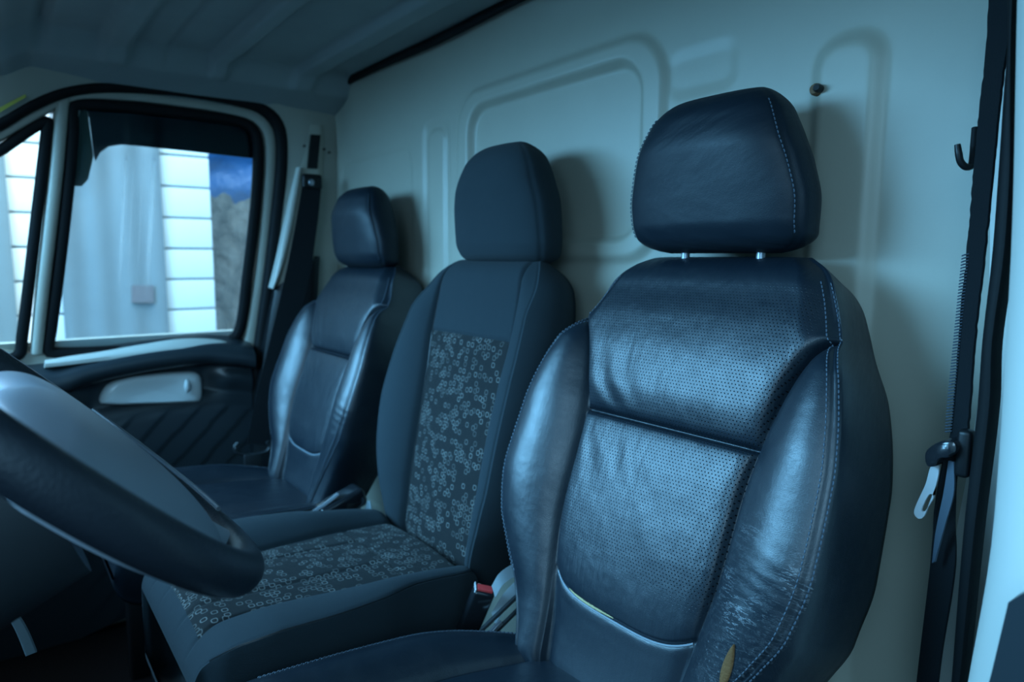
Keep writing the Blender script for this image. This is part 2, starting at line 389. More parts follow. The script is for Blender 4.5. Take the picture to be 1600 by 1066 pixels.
# ------------------------------------------------------------------ upholstered pads
def vnormals(V, Fq):
    a = V[Fq[:, 2]]-V[Fq[:, 0]]; b = V[Fq[:, 3]]-V[Fq[:, 1]]; fn = np.cross(a, b); n = np.zeros_like(V)
    for k in range(4): np.add.at(n, Fq[:, k], fn)
    l = np.linalg.norm(n, axis=1); l[l == 0] = 1
    return n/l[:, None]
class Pad:
    """cushion with front height field d(u,h), rolled ends, side walls and a back, as one continuous surface"""
    def __init__(s, O, U, H, N, h0, h1, Rt, Rb, sfun, gfun, dfun, T, nrow=150, nP=110, nB=44, nS=16, nK=24, bulge=.012, inset=.02, extra_rows=(), flare=None, lstretch=None):
        s.O, s.U, s.H, s.N = [np.asarray(x, float) for x in (O, U, H, N)]
        s.sfun, s.gfun, s.dfun, s.T, s.h0, s.h1, s.Rt, s.Rb = sfun, gfun, dfun, T, h0, h1, Rt, Rb
        ab = np.radians(np.linspace(90, 0, 16)); hb = h0+Rb*(1-np.sin(ab)); dbp = Rb*(1-np.cos(ab))
        hm = np.linspace(h0+Rb, h1-Rt, nrow)[1:-1]
        if len(extra_rows):
            hm = np.array(sorted(list(hm)+[x for x in extra_rows]))
        at_ = np.radians(np.linspace(0, 90, 20)); ht = h1-Rt+Rt*np.sin(at_)
        h = np.r_[hb, hm, ht]
        S = sfun(h); G = np.minimum(gfun(h), S*.985)
        tb = np.linspace(0, 1, nB+1); tp = np.linspace(-1, 1, nP+1)
        uf = np.concatenate([-(S[:, None]+(G-S)[:, None]*tb[None, :-1]), G[:, None]*tp[None, :], G[:, None]+(S-G)[:, None]*tb[None, 1:]], 1)
        hh = np.repeat(h[:, None], uf.shape[1], 1)
        df = s.front(uf, hh)
        ts = np.linspace(0, 1, nS+2)[1:-1]
        drop = s.drop(h); db = -T+drop; dS = df[:, -1]; dS2 = df[:, 0]
        bl = bulge(h)[:, None] if callable(bulge) else bulge; ul = S[:, None]-inset*ts+bl*4*ts*(1-ts)
        us = ul if flare is None else S[:, None]+flare(h)[:, None]*np.sqrt(ts)*(1-ts*.55)*1.35-.010*ts; ds = dS[:, None]+(db-dS)[:, None]*ts
        ds2 = dS2[:, None]+(db-dS2)[:, None]*ts
        Sb = S-inset; tk = np.linspace(1, -1, nK+1)
        uk = Sb[:, None]*tk; dk = np.repeat(db[:, None], nK+1, 1)
        uk = np.where(tk > 0, us[:, -1:]*tk, uk)
        u = np.concatenate([uf, us, uk, -ul[:, ::-1]], 1); d = np.concatenate([df, ds, dk, ds2[:, ::-1]], 1); hA = np.repeat(h[:, None], u.shape[1], 1)
        if lstretch is not None:
            Gc = np.repeat(G[:, None], u.shape[1], 1); u = np.where(u < -Gc, -Gc-(-u-Gc)*lstretch(h)[:, None], u)
        V = s.O + u[..., None]*s.U + hA[..., None]*s.H + d[..., None]*s.N
        nr, nc = u.shape; s.nc = nc
        uvu = np.concatenate([uf, S[:, None]-(ds-dS[:, None]), uk+2, -(S[:, None]-(ds2[:, ::-1]-dS2[:, None]))], 1)
        s.uv = np.stack([uvu, hA], -1).reshape(-1, 2); s.V = V.reshape(-1, 3)
        i = np.arange(nr-1)[:, None]; j = np.arange(nc)[None, :]
        F = np.stack([i*nc+j, i*nc+(j+1) % nc, (i+1)*nc+(j+1) % nc, (i+1)*nc+j], -1)
        s.flip = np.dot(np.cross(s.U, s.H), s.N) < 0
        if s.flip: F = F[..., ::-1]
        s.F = F.reshape(-1, 4); s.nrm = vnormals(s.V, s.F)
        fr, fc = np.repeat(np.arange(nr-1), nc), np.tile(np.arange(nc), nr-1)
        s.fh = .5*(h[fr]+h[fr+1]); nf = uf.shape[1]
        s.grp = np.where(fc < nB, 0, np.where(fc < nB+nP, 1, np.where(fc < nf-1, 2, 3)))      # 0 left bolster, 1 panel, 2 right bolster, 3 side and back
        s.fu = .5*(u[fr, np.minimum(fc, nf-2)]+u[fr, np.minimum(fc+1, nf-1)])
    def drop(s, h):
        h = np.asarray(h, float); x = np.clip((h-(s.h1-s.Rt))/s.Rt, 0, 1); y = np.clip(((s.h0+s.Rb)-h)/s.Rb, 0, 1)
        return s.Rt*(1-np.sqrt(1-x*x)) + s.Rb*(1-np.sqrt(1-y*y))
    def front(s, u, h):
        x = np.clip((h-(s.h1-s.Rt))/s.Rt, 0, 1); y = np.clip(((s.h0+s.Rb)-h)/s.Rb, 0, 1)
        return s.dfun(u, h)*(1-np.maximum(x, y)**4) - s.drop(h)
    def pt(s, u, h, off=0.):
        u = np.asarray(u, float); h = np.asarray(h, float); e = 1e-3
        d = s.front(u, h); du = (s.front(u+e, h)-s.front(u-e, h))/(2*e); dh = (s.front(u, h+e)-s.front(u, h-e))/(2*e)
        P = s.O+u[..., None]*s.U+h[..., None]*s.H+d[..., None]*s.N
        n = s.N - du[..., None]*s.U - dh[..., None]*s.H; n /= np.linalg.norm(n, axis=-1)[..., None]
        return P+off*n, n
    def part(s, name, mask, mat, parent):
        F = s.F[mask]; ids, inv = np.unique(F, return_inverse=True); F = inv.reshape(-1, 4)
        return rawmesh(name, s.V[ids], F, mat, parent, uv=s.uv[ids], normals=s.nrm[ids])
def stitches(mb, P, Nn, pitch=.0062, ln=.0044, r=.0009):
    """row of small raised thread stitches along the polyline P"""
    L = np.r_[0, np.cumsum(np.linalg.norm(np.diff(P, axis=0), axis=1))]
    for a in np.arange(pitch, L[-1]-pitch, pitch):
        q = np.stack([[np.interp(x, L, P[:, k]) for k in range(3)] for x in (a-ln/2, a-ln/4, a, a+ln/4, a+ln/2)])
        n = np.array([np.interp(a, L, Nn[:, k]) for k in range(3)])
        q = q + n*(np.array([-.0004, .0004, .0006, .0004, -.0004])[:, None])
        mb.tube(q, [r*.6, r, r, r, r*.6], n=5, cap=False, up=n)
def gauss(x, w): return np.exp(-(x/w)**2)

def headrest(parent, cx, yf, z0, z1, wfun, tfun, mat, seam=True, name='headrest'):
    """closed headrest; wfun half width(z01), tfun (front offset, thickness)(z01)"""
    nz, na = 84, 132
    zz = np.linspace(0, 1, nz); ends = np.minimum(zz, 1-zz)
    G = []
    for k, t in enumerate(zz):
        z = z0+(z1-z0)*t
        # rounding at the bottom and the top
        rb, rt = .10, .17
        q = 1.0
        if t < rb: q = math.sqrt(max(0, 1-((rb-t)/rb)**2))
        if t > 1-rt: q = math.sqrt(max(0, 1-((t-1+rt)/rt)**2))
        qb = .82+.18*q if t < rb else .60+.40*q
        qy = max(q, .03)
        w = float(wfun(t))*qb; fo, th = tfun(t)
        a = np.linspace(0, 2*np.pi, na, endpoint=False)
        c, sn = np.cos(a), np.sin(a); pw = 2/3.6
        xx = np.sign(c)*np.abs(c)**pw; yy = np.sign(sn)*np.abs(sn)**pw
        ymid = yf+fo+th/2
        front = (yy < 0)
        # bowed front face, wider at the seam than at the back
        X = w*xx*np.where(front, 1.0, 1-.10*yy)
        Y = ymid + yy*th/2*qy - np.where(front, .010*(1-xx**2)*qy, 0)
        if seam:
            sd = gauss(yy+.62, .07)*(np.abs(xx) > .8)
            X = X*(1-.016*sd)
        G.append(np.stack([cx+X, Y, np.full(na, z)], 1))
    G = np.array(G); V = G.reshape(-1, 3)
    i = np.arange(nz-1)[:, None]; j = np.arange(na)[None, :]
    F = np.stack([i*na+j, i*na+(j+1) % na, (i+1)*na+(j+1) % na, (i+1)*na+j], -1).reshape(-1, 4)
    Fl = F.tolist()+[list(range(na))[::-1], [(nz-1)*na+k for k in range(na)]]
    # uv by arc length
    uvu = np.cumsum(np.r_[np.zeros((1, nz)), np.linalg.norm(np.diff(G, axis=1), axis=2).T], axis=0).T
    uv = np.stack([uvu, G[..., 2]], -1).reshape(-1, 2)
    o = rawmesh(name, V, Fl, mat, parent, uv=uv)
    o.location = (0, 0, 0)
    return o, G

def frame(recline):
    r = math.radians(recline)
    return np.array([1., 0, 0]), np.array([0, math.sin(r), math.cos(r)]), np.array([0, -math.cos(r), math.sin(r)])

# ------------------------------------------------------------------ the leather seat
def build_leather_seat():
    root = empty('car_seat', (0, .0, 0), 'black leather driver seat nearest the camera, with perforated centre and torn bolster', 'car seat', None)
    U, H, N = frame(20.3); O = np.array([0, 0, .84])
    sf = interp([-.40, -.34, -.28, -.226, -.181, -.107, -.014, .027, .096, .149, .19, .215, .235, .262], [.150, .165, .192, .226, .250, .264, .261, .255, .236, .209, .192, .180, .165, .125])
    gf0 = interp([-.40, -.30, -.237, -.15, -.05, 0, .053, .106, .147, .17, .262], [.110, .119, .128, .140, .143, .149, .160, .178, .209, .30, .30])
    pv = interp([-.40, -.33, -.285, -.268, -.2625, -.257, -.235, -.19, -.12, -.06, -.025, -.009, -.0042, -.0012, .0022, .0045, .018, .05, .1, .15, .2, .27],
                [-.024, -.017, -.0095, -.007, -.008, -.002, .003, .007, .0095, .0095, .0075, .0050, .002, -.011, -.011, -.002, .0055, .013, .016, .012, .003, -.004])
    ps = interp([-.40, -.25, -.12, 0, .1, .27], [-.002, .002, .005, .003, .003, 0.])
    bf = interp([-.40, -.30, -.24, -.18, -.10, 0, .06, .10, .13, .15, .27], [.004, .008, .020, .032, .040, .040, .034, .024, .010, 0, 0])
    def hb(u): return -.2625+.030*np.abs(u/.130)**4
    def dfun(u, h):
        s = sf(h); g = np.minimum(gf0(h), s*.985); au = np.abs(u)
        # the bottom arc follows its own curve, so the panel profile is looked up in a bent coordinate
        hbend = h-(hb(np.clip(u, -.15, .15))+.2625)*sstep(-.10, -.24, h)
        fade = np.clip(1-(au/g)**2, 0, 1)
        pan = ps(h)+(pv(hbend)-ps(h))*np.clip(fade*9, 0, 1)**.6 + .003*fade
        t = np.clip((au-g)/np.maximum(s-g, 1e-4), 0, 1)
        B = bf(h)
        fl = np.sin(np.pi*.76*t**.95)
        bol = ps(h) + B*fl - .004*sstep(.93, 1.0, t) - .010*t*sstep(.10, .2, h)*0
        d = np.where(au < g, pan, bol)
        on = sstep(.150, .138, h)
        d = d - .0065*gauss(au-g, .0042)*on - .004*gauss(au-g, .014)*on
        # rounded shoulder when there is no bolster
        d = d - .020*sstep(.80, 1.0, au/s)*sstep(.10, .17, h)
        # stitched edge: a double valley with a raised strip between
        d = d - .0022*gauss(au-(s-.0075), .0016)
        # soft creases
        d = d + .0012*np.sin((u*.8+h*.55)*150+2*np.sin(h*31))*gauss(h-.05, .06)*gauss(u+.10, .05)
        d = d + .0010*np.sin((u*.9+h*.35)*190+2*np.sin(u*40))*gauss(h+.05, .05)*gauss(u+.085, .05)
        d = d + .00022*np.sin((h+.35*(au-.2))*260+3*np.sin(h*45))*gauss(h+.13, .06)*sstep(.17, .2, u)
        # hollow under each headrest post
        return d
    pad = Pad(O, U, H, N, -.40, .262, .058, .045, sf, gf0, dfun, .118, nrow=230, nP=150, nB=60, bulge=.003, inset=.036, extra_rows=(0.,), flare=interp([-.40, -.30, -.22, -.15, -.05, .06, .14, .20, .27], [.060, .047, .031, .014, .008, .006, .005, .002, .0]))
    g, fh, fu = pad.grp, pad.fh, pad.fu
    arc = hb(fu)
    upper = (g == 1) & (fh > 0); centre = (g == 1) & (fh < 0) & (fh > arc)
    bl = (g == 0) & (fh < .147); br = (g == 2) & (fh < .147)
    up2 = upper | (((g == 0) | (g == 2)) & (fh >= .147))
    rest = ~(up2 | centre | bl | br)
    back = pad.part('backrest', rest, M['leather'], root)
    pad.part('upper_panel', up2, M['leather_perf'], back)
    pad.part('centre_panel', centre, M['leather_perf'], back)
    pad.part('side_bolster', bl, M['leather'], back)
    b2 = pad.part('side_bolster', br, M['leather_worn'], back); b2['label'] = 'worn, creased outer bolster'
    for sg in (1, -1):
        mb = MB(); hh = np.linspace(-.27, .225, 160)
        for off in (.013, .003):
            P, n = pad.pt(sg*(sf(hh)-off), hh, .0002); stitches(mb, P, n)
        st = mb.build('stitching', M['thread'], back, fix=False); st['label'] = 'double row of stitches along the outer seam'
    uu = np.linspace(-.122, .122, 60); P, n = pad.pt(uu, hb(uu)-.0015, .0006)
    MB().tube(P, .0014, n=8).build('piping', M['piping'], back)
    # worn yellow edge above the piping and the torn outer bolster
    uu = np.linspace(-.085, .005, 30); P, n = pad.pt(uu, hb(uu)+.0035, .0003)
    w = MB().tube(P, .0024*np.sin(np.linspace(.05, 3.09, 30))**.5*(.7+.3*rng.random(30)), n=8).build('worn_edge', M['foam'], back); w['label'] = 'foam showing through the frayed seam'
    # the tear is placed where the surface meets the line of sight
    tu, th = None, None
    Pp = loc_on(pad, 1138, 1036)
    hh = np.linspace(Pp[1]-.036, Pp[1]+.022, 24); uu = Pp[0]+.012*np.linspace(-.55, .4, 24)
    P, n = pad.pt(uu, hh, .0006)
    tr = MB().tube(P, .0055*np.sin(np.linspace(.02, 3.12, 24))**.8+.0004, n=12, r2=.0022, up=n.mean(0)).build('exposed_foam', M['foam_brown'], back); tr['label'] = 'brown foam bulging from a tear'
    # headrest
    wf = interp([0, .05, .12, .3, .5, .7, .85, 1], [.112, .132, .142, .145, .136, .120, .104, .088])
    def tf(t): f = .030*(1-t)-.016+.026*sstep(.62, 1., t)+.012*sstep(.2, 0, t); return (f, .100-f-.010*sstep(.5, 1, t))
    hd, G = headrest(root, 0.004, .052, 1.074, 1.288, wf, tf, M['leather_head'])
    for sg in (1, -1):
        mb = MB(); rows = np.arange(8, 76)
        k = np.argmin(np.abs(G[40, :, 0]-(.004+sg*.13))+np.abs(G[40, :, 1]-.066)*2)
        Q = G[rows, k]+np.array([sg*.0006, -.0012, 0]); stitches(mb, Q, np.tile([sg*.8, -.6, 0], (len(Q), 1)))
        mb.build('stitching', M['thread'], hd, fix=False)
    for sx in (-.060, .066):
        p0 = np.array([sx, .112, 1.03]); MB().tube([p0, p0+[0, .001, .02], p0+[0, .002, .045], p0+[0, .002, .075]], .0062, n=16).build('headrest_post', M['silver'], hd)
        MB().tube([p0+[0, 0, -.012], p0+[0, 0, .009], p0+[0, 0, .013], p0+[0, 0, .014]], [.019, .018, .014, .007], n=20).build('post_sleeve', M['black'], back)
    # cushion
    Uc = np.array([1., 0, 0]); a = math.radians(4); Hc = np.array([0, -math.cos(a), math.sin(a)]); Nc = np.array([0, math.sin(a), math.cos(a)])
    sc = interp([0, .03, .08, .14, .22, .34, .42, .47, .5], [.15, .175, .202, .226, .240, .246, .246, .235, .21])
    gc = interp([0, .08, .2, .5], [.115, .135, .155, .165])
    bc = interp([0, .1, .2, .4, .5], [.006, .022, .032, .030, .02])
    def dc(u, h):
        s = sc(h); gg = np.minimum(gc(h), s*.985); au = np.abs(u); t = np.clip((au-gg)/np.maximum(s-gg, 1e-4), 0, 1)
        d = np.where(au < gg, .010*np.clip(1-(au/gg)**2, 0, 1), bc(h)*np.sin(np.pi*.74*t))
        d = d - .006*gauss(au-gg, .005) - .0016*gauss(au-(s-.006), .0018) - .004*gauss(h-.27, .006)*(au < gg)
        return d
    pc = Pad((0, -.062, .482), Uc, Hc, Nc, 0, .49, .055, .03, sc, gc, dc, .125, nrow=110, nP=60, nB=40, bulge=.010, inset=.02)
    g = pc.grp
    cu = pc.part('cushion', g == 3, M['leather'], root)
    pc.part('side_bolster', g == 0, M['leather'], cu); pc.part('side_bolster', g == 2, M['leather'], cu)
    pc.part('centre_panel', g == 1, M['leather'], cu)
    for sg in (1, -1):
        mb = MB(); hh = np.linspace(.03, .42, 120)
        for off in (.010, .003):
            P, n = pc.pt(sg*(sc(hh)-off), hh, .0002); stitches(mb, P, n)
        mb.build('stitching', M['thread'], cu, fix=False)
    # seat base with runners on the floor
    b = MB(); b.box((0, -.27, .32), (.44, .40, .14), bev=.02); b.build('seat_base', M['black'], root)
    for sx in (-.17, .17): MB().box((sx, -.27, .125), (.05, .44, .25), bev=.008).build('seat_runner', M['black'], root)
    return root, pad
def loc_on(pad, px, py):
    v = ray(px, py); best = None
    for d in np.linspace(-.04, .06, 60):
        p0 = pad.O+d*pad.N; P = CAM+v*((p0-CAM) @ pad.N)/(v @ pad.N)-pad.O
        u, h = P @ pad.U, P @ pad.H; er = abs(float(pad.front(np.array(u), np.array(h)))-d)
        if best is None or er < best[0]: best = (er, u, h)
    return best[1], best[2]

def children(o): return [c for c in bpy.data.objects if c.parent == o]
def copy_tree(o, parent=None):
    c = o.copy(); COL.objects.link(c); c.parent = parent
    for ch in children(o): copy_tree(ch, c)
    return c
driver, driver_pad = build_leather_seat()
passenger = copy_tree(driver)
passenger.location = (-1.129, .001, -.023)
passenger['label'] = 'black leather passenger seat by the far door window'
for p in children(passenger):
    if p.name.startswith('headrest'): p.location = (0, 0, -.013)
for sub in [c for p in children(passenger) for c in children(p)]:
    if sub.name.split('.')[0] in ('exposed_foam', 'worn_edge'): bpy.data.objects.remove(sub)
    elif sub.get('label', '').startswith('worn'):
        del sub['label']; sub.data = sub.data.copy(); sub.data.materials.clear(); sub.data.materials.append(M['leather'])

# ------------------------------------------------------------------ the fabric middle seat
def build_fabric_seat():
    root = empty('car_seat', (-.504, 0, 0), 'dark grey fabric middle seat with ring patterned insert', 'car seat')
    U, H, N = frame(12); O = np.array([-.504, .006, .84])
    sf = interp([-.36, -.30, -.24, -.16, -.05, .03, .10, .15, .19, .215, .238], [.145, .158, .176, .192, .198, .198, .194, .186, .174, .158, .132])
    gf = interp([-.36, -.29, -.2, 0, .079, .15, .2, .238], [.116, .120, .128, .134, .140, .138, .132, .118])
    bf = interp([-.36, -.3, -.2, -.1, 0, .1, .16, .2, .24], [.010, .024, .038, .042, .036, .024, .014, .008, .002])
    def dfun(u, h):
        s = sf(h); g = np.minimum(gf(h), s*.985); au = np.abs(u); t = np.clip((au-g)/np.maximum(s-g, 1e-4), 0, 1)
        fade = np.clip(1-(au/g)**2, 0, 1)
        pan = .008*fade - .0035*gauss(h-.079, .004)*sstep(1., .9, au/g)
        bol = bf(h)*np.sin(np.pi*.62*t**.8)
        d = np.where(au < g, pan, bol) - .006*gauss(au-g, .0035)
        d = d - .018*sstep(.75, 1, au/s)*sstep(.12, .2, h) - .0018*gauss(au-(s-.005), .0018)
        return d
    pad = Pad(O, U, H, N, -.36, .238, .052, .045, sf, gf, dfun, .108, nrow=170, nP=100, nB=50, bulge=interp([-.36, -.30, -.2, .1, .18, .238], [.012, .020, .034, .034, .026, .006]), inset=.02, lstretch=interp([-.36, -.25, -.1, .1, .2, .238], [1.2, 1.6, 1.6, 1.35, 1.1, 1.]), extra_rows=(.079,))
    g, fh = pad.grp, pad.fh
    ins = (g == 1) & (fh < .079); upp = (g == 1) & (fh >= .079); bl = g == 0; br = g == 2
    back = pad.part('backrest', g == 3, M['fabric'], root)
    i = pad.part('centre_panel', ins, M['fabric_rings'], back); i['label'] = 'insert patterned with small grey rings'
    pad.part('upper_panel', upp, M['fabric'], back)
    pad.part('side_bolster', bl, M['fabric'], back); pad.part('side_bolster', br, M['fabric'], back)
    for sg in (1, -1):
        hh = np.linspace(-.30, .20, 90); P, n = pad.pt(sg*(gf(hh)+.001), hh, .0008); MB().tube(P, .0016, n=6).build('piping', M['black'], back)
    wf = interp([0, .06, .2, .45, .7, .88, 1], [.118, .136, .146, .143, .124, .098, .072])
    def tf(t): f = .024*(1-t)-.012+.022*sstep(.6, 1., t)+.010*sstep(.2, 0, t); return (f, .100-f-.008*sstep(.5, 1, t))
    hd, G = headrest(root, -.487, .050, 1.052, 1.284, wf, tf, M['fabric'])
    for sx in (-.055, .055):
        MB().tube([(-.487+sx, .098, 1.02), (-.487+sx, .099, 1.05), (-.487+sx, .1, 1.08)], .006, n=12).build('headrest_post', M['silver'], hd)
    a = math.radians(3); Hc = np.array([0, -math.cos(a), math.sin(a)]); Nc = np.array([0, math.sin(a), math.cos(a)])
    sc = interp([0, .05, .13, .21, .30, .36, .42, .45], [.175, .190, .198, .222, .231, .230, .214, .185])
    gc = interp([0, .1, .22, .34, .40, .45], [.130, .132, .122, .108, .112, .125])
    bc = interp([0, .1, .2, .35, .42, .45], [.012, .026, .032, .030, .012, .0])
    def dc(u, h):
        s = sc(h); gg = np.minimum(gc(h), s*.985); au = np.abs(u); t = np.clip((au-gg)/np.maximum(s-gg, 1e-4), 0, 1)
        d = np.where(au < gg, .008*np.clip(1-(au/gg)**2, 0, 1), bc(h)*np.sin(np.pi*.72*t**.9))
        d = d - .004*gauss(au-gg, .004) - .0022*gauss(au-(s-.004), .002)
        d = d - .003*gauss(h-.115, .005)*(au < gg)-.003*gauss(au-.055, .004)*sstep(.1, .13, h)*(au < gg)
        return d
    pc = Pad((-.500, -.075, .528), np.array([1., 0, 0]), Hc, Nc, 0, .46, .055, .03, sc, gc, dc, .21, nrow=110, nP=90, nB=40, bulge=.006, inset=.035)
    g = pc.grp
    cu = pc.part('cushion', g == 3, M['fabric'], root)
    pc.part('side_bolster', g == 0, M['fabric'], cu); pc.part('side_bolster', g == 2, M['fabric'], cu)
    pc.part('front_panel', (g == 1) & (pc.fh > .440), M['fabric'], cu); i = pc.part('centre_panel', (g == 1) & (pc.fh <= .440), M['fabric_rings'], cu); i['label'] = 'insert patterned with small grey rings'
    for sg in (1, -1):
        hh = np.linspace(.02, .44, 80); P, n = pc.pt(sg*(sc(hh)-.004), hh, .0006); MB().tube(P, .0016, n=6).build('piping', M['black'], cu)
    MB().box((-.50, -.27, .27), (.38, .30, .10), bev=.02).build('seat_base', M['black'], root)
    for sx in (-.15, .15): MB().box((-.50+sx, -.26, .12), (.05, .30, .24), bev=.008).build('seat_runner', M['black'], root)
    return root, pad, pc
middle, mid_pad, mid_cush = build_fabric_seat()

# ------------------------------------------------------------------ bulkhead (rear wall)
def rrect(x, z, x0, x1, z0, z1, r, slope=0):
    zz = z-slope*(x-x0)
    cx, cz = (x0+x1)/2, (z0+z1)/2; qx = np.abs(x-cx)-(x1-x0)/2+r; qz = np.abs(zz-cz)-(z1-z0)/2+r
    return np.hypot(np.maximum(qx, 0), np.maximum(qz, 0))+np.minimum(np.maximum(qx, qz), 0)-r
def build_bulkhead():
    xs = np.linspace(-1.66, .36, 500); zs = np.linspace(-.02, 1.66, 420); X, Z = np.meshgrid(xs, zs)
    d = np.zeros_like(X)
    i = lambda sd, w: sstep(w, -w, sd)
    d += .010*i(rrect(X, Z, -.815, -.185, 1.065, 1.445, .085), .010)       # raised surround
    d -= .017*i(rrect(X, Z, -.765, -.235, 1.100, 1.408, .06), .010)       # pressed-in window blank
    d += .012*i(rrect(X, Z, .082, .166, .20, 1.352, .035), .012)           # vertical channel
    d -= .003*i(rrect(X, Z, -.175, -.055, 1.33, 1.393, .02), .012)
    d -= .006*i(rrect(X, Z, -.985, -.865, .30, 1.405, .03), .012)
    d += .006*i(rrect(X, Z, -.965, -.885, .30, 1.385, .03), .008)
    d -= .005*i(rrect(X, Z, -1.50, -1.05, .30, 1.36, .05), .010)
    # the sheet turns forward towards the roof and the far pillar
    d += .06*np.clip((Z-1.50)/.16, 0, 1)**2 + .10*np.clip((-1.47-X)/.19, 0, 1)**2*.6
    # coved top edge near the far corner, bump over the roof rail
    d += .016*gauss(np.hypot((X+1.36)*.9, (Z-1.53)*1.0), .07)
    d -= .02*np.clip((X-.19)/.17, 0, 1)**1.5*0
    d += .0012*np.sin(X*7+Z*3)*np.cos(Z*9)
    V = np.stack([X, .205-d, Z], -1); back = V.copy(); back[..., 1] = .26
    mb = MB(); mb.grid(V); mb.grid(back)
    edge = np.concatenate([np.arange(500), 499+500*np.arange(1, 420), (419*500+np.arange(498, -1, -1)), 500*np.arange(418, 0, -1)])
    off = 500*420; n = len(edge)
    mb.F += [[edge[k], edge[(k+1) % n], edge[(k+1) % n]+off, edge[k]+off] for k in range(n)]
    o = mb.build('wall_rear', M['paint'], None, ang=60); tag(o, 'pale grey painted bulkhead behind the seats with pressed panels', 'wall', kind='structure')
    return o
build_bulkhead()

# ------------------------------------------------------------------ floor, ceiling, front bulk of the cab
def build_shell():
    fl = MB(); fl.box((-.55, -.55, -.02), (2.25, 1.7, .04)); tag(fl.build('floor', M['floor'], smooth=False), 'black cab floor', 'floor', kind='structure')
    xs = np.linspace(-1.66, .50, 260); ys = np.linspace(-.90, .26, 250); X, Y = np.meshgrid(xs, ys)
    Z = np.full_like(X, 1.592)
    cove = np.clip((-1.33-X)/.33, 0, 1); Z -= .075*sstep(0, .25, cove)*.6 + .10*cove**2
    cove2 = np.clip((X-.25)/.25, 0, 1); Z -= .10*cove2**2
    inb = sstep(-1.42, -1.36, X)
    for (y0, w, a) in ((-.425, .040, -.026), (-.185, .030, -.024), (.045, .045, -.020), (-.31, .006, .004)):
        Z += a*sstep(w, w*.45, np.abs(Y-y0))*inb
    Z += -.055*sstep(-.75, -.90, Y)
    Z += -.030*sstep(-.585, -.66, Y) + .020*gauss(Y+.575, .012)*inb
    Z -= .02*np.clip((-.66-Y)/.4, 0, 1)
    V = np.stack([X, Y, Z], -1); up = V.copy(); up[..., 2] = 1.70
    mb = MB(); mb.grid(V); mb.grid(up); n1, n2 = X.shape
    edge = np.concatenate([np.arange(n2), n2-1+n2*np.arange(1, n1), (n1-1)*n2+np.arange(n2-2, -1, -1), n2*np.arange(n1-2, 0, -1)]); off = n1*n2; n = len(edge)
    mb.F += [[edge[k], edge[(k+1) % n], edge[(k+1) % n]+off, edge[k]+off] for k in range(n)]
    tag(mb.build('ceiling', M['headliner'], ang=60), 'dark grey ribbed headliner', 'ceiling', kind='structure')
    # black seal where the headliner meets the bulkhead
    xx = np.linspace(-1.50, .30, 40); P = np.stack([xx, np.full(40, .176), 1.583+.003*np.sin(xx*9)], 1)
    tag(MB().tube(P, .008, n=8, r2=.012).build('trim_1', M['rubber']), 'black edge strip between headliner and bulkhead', 'trim', kind='structure')
build_shell()

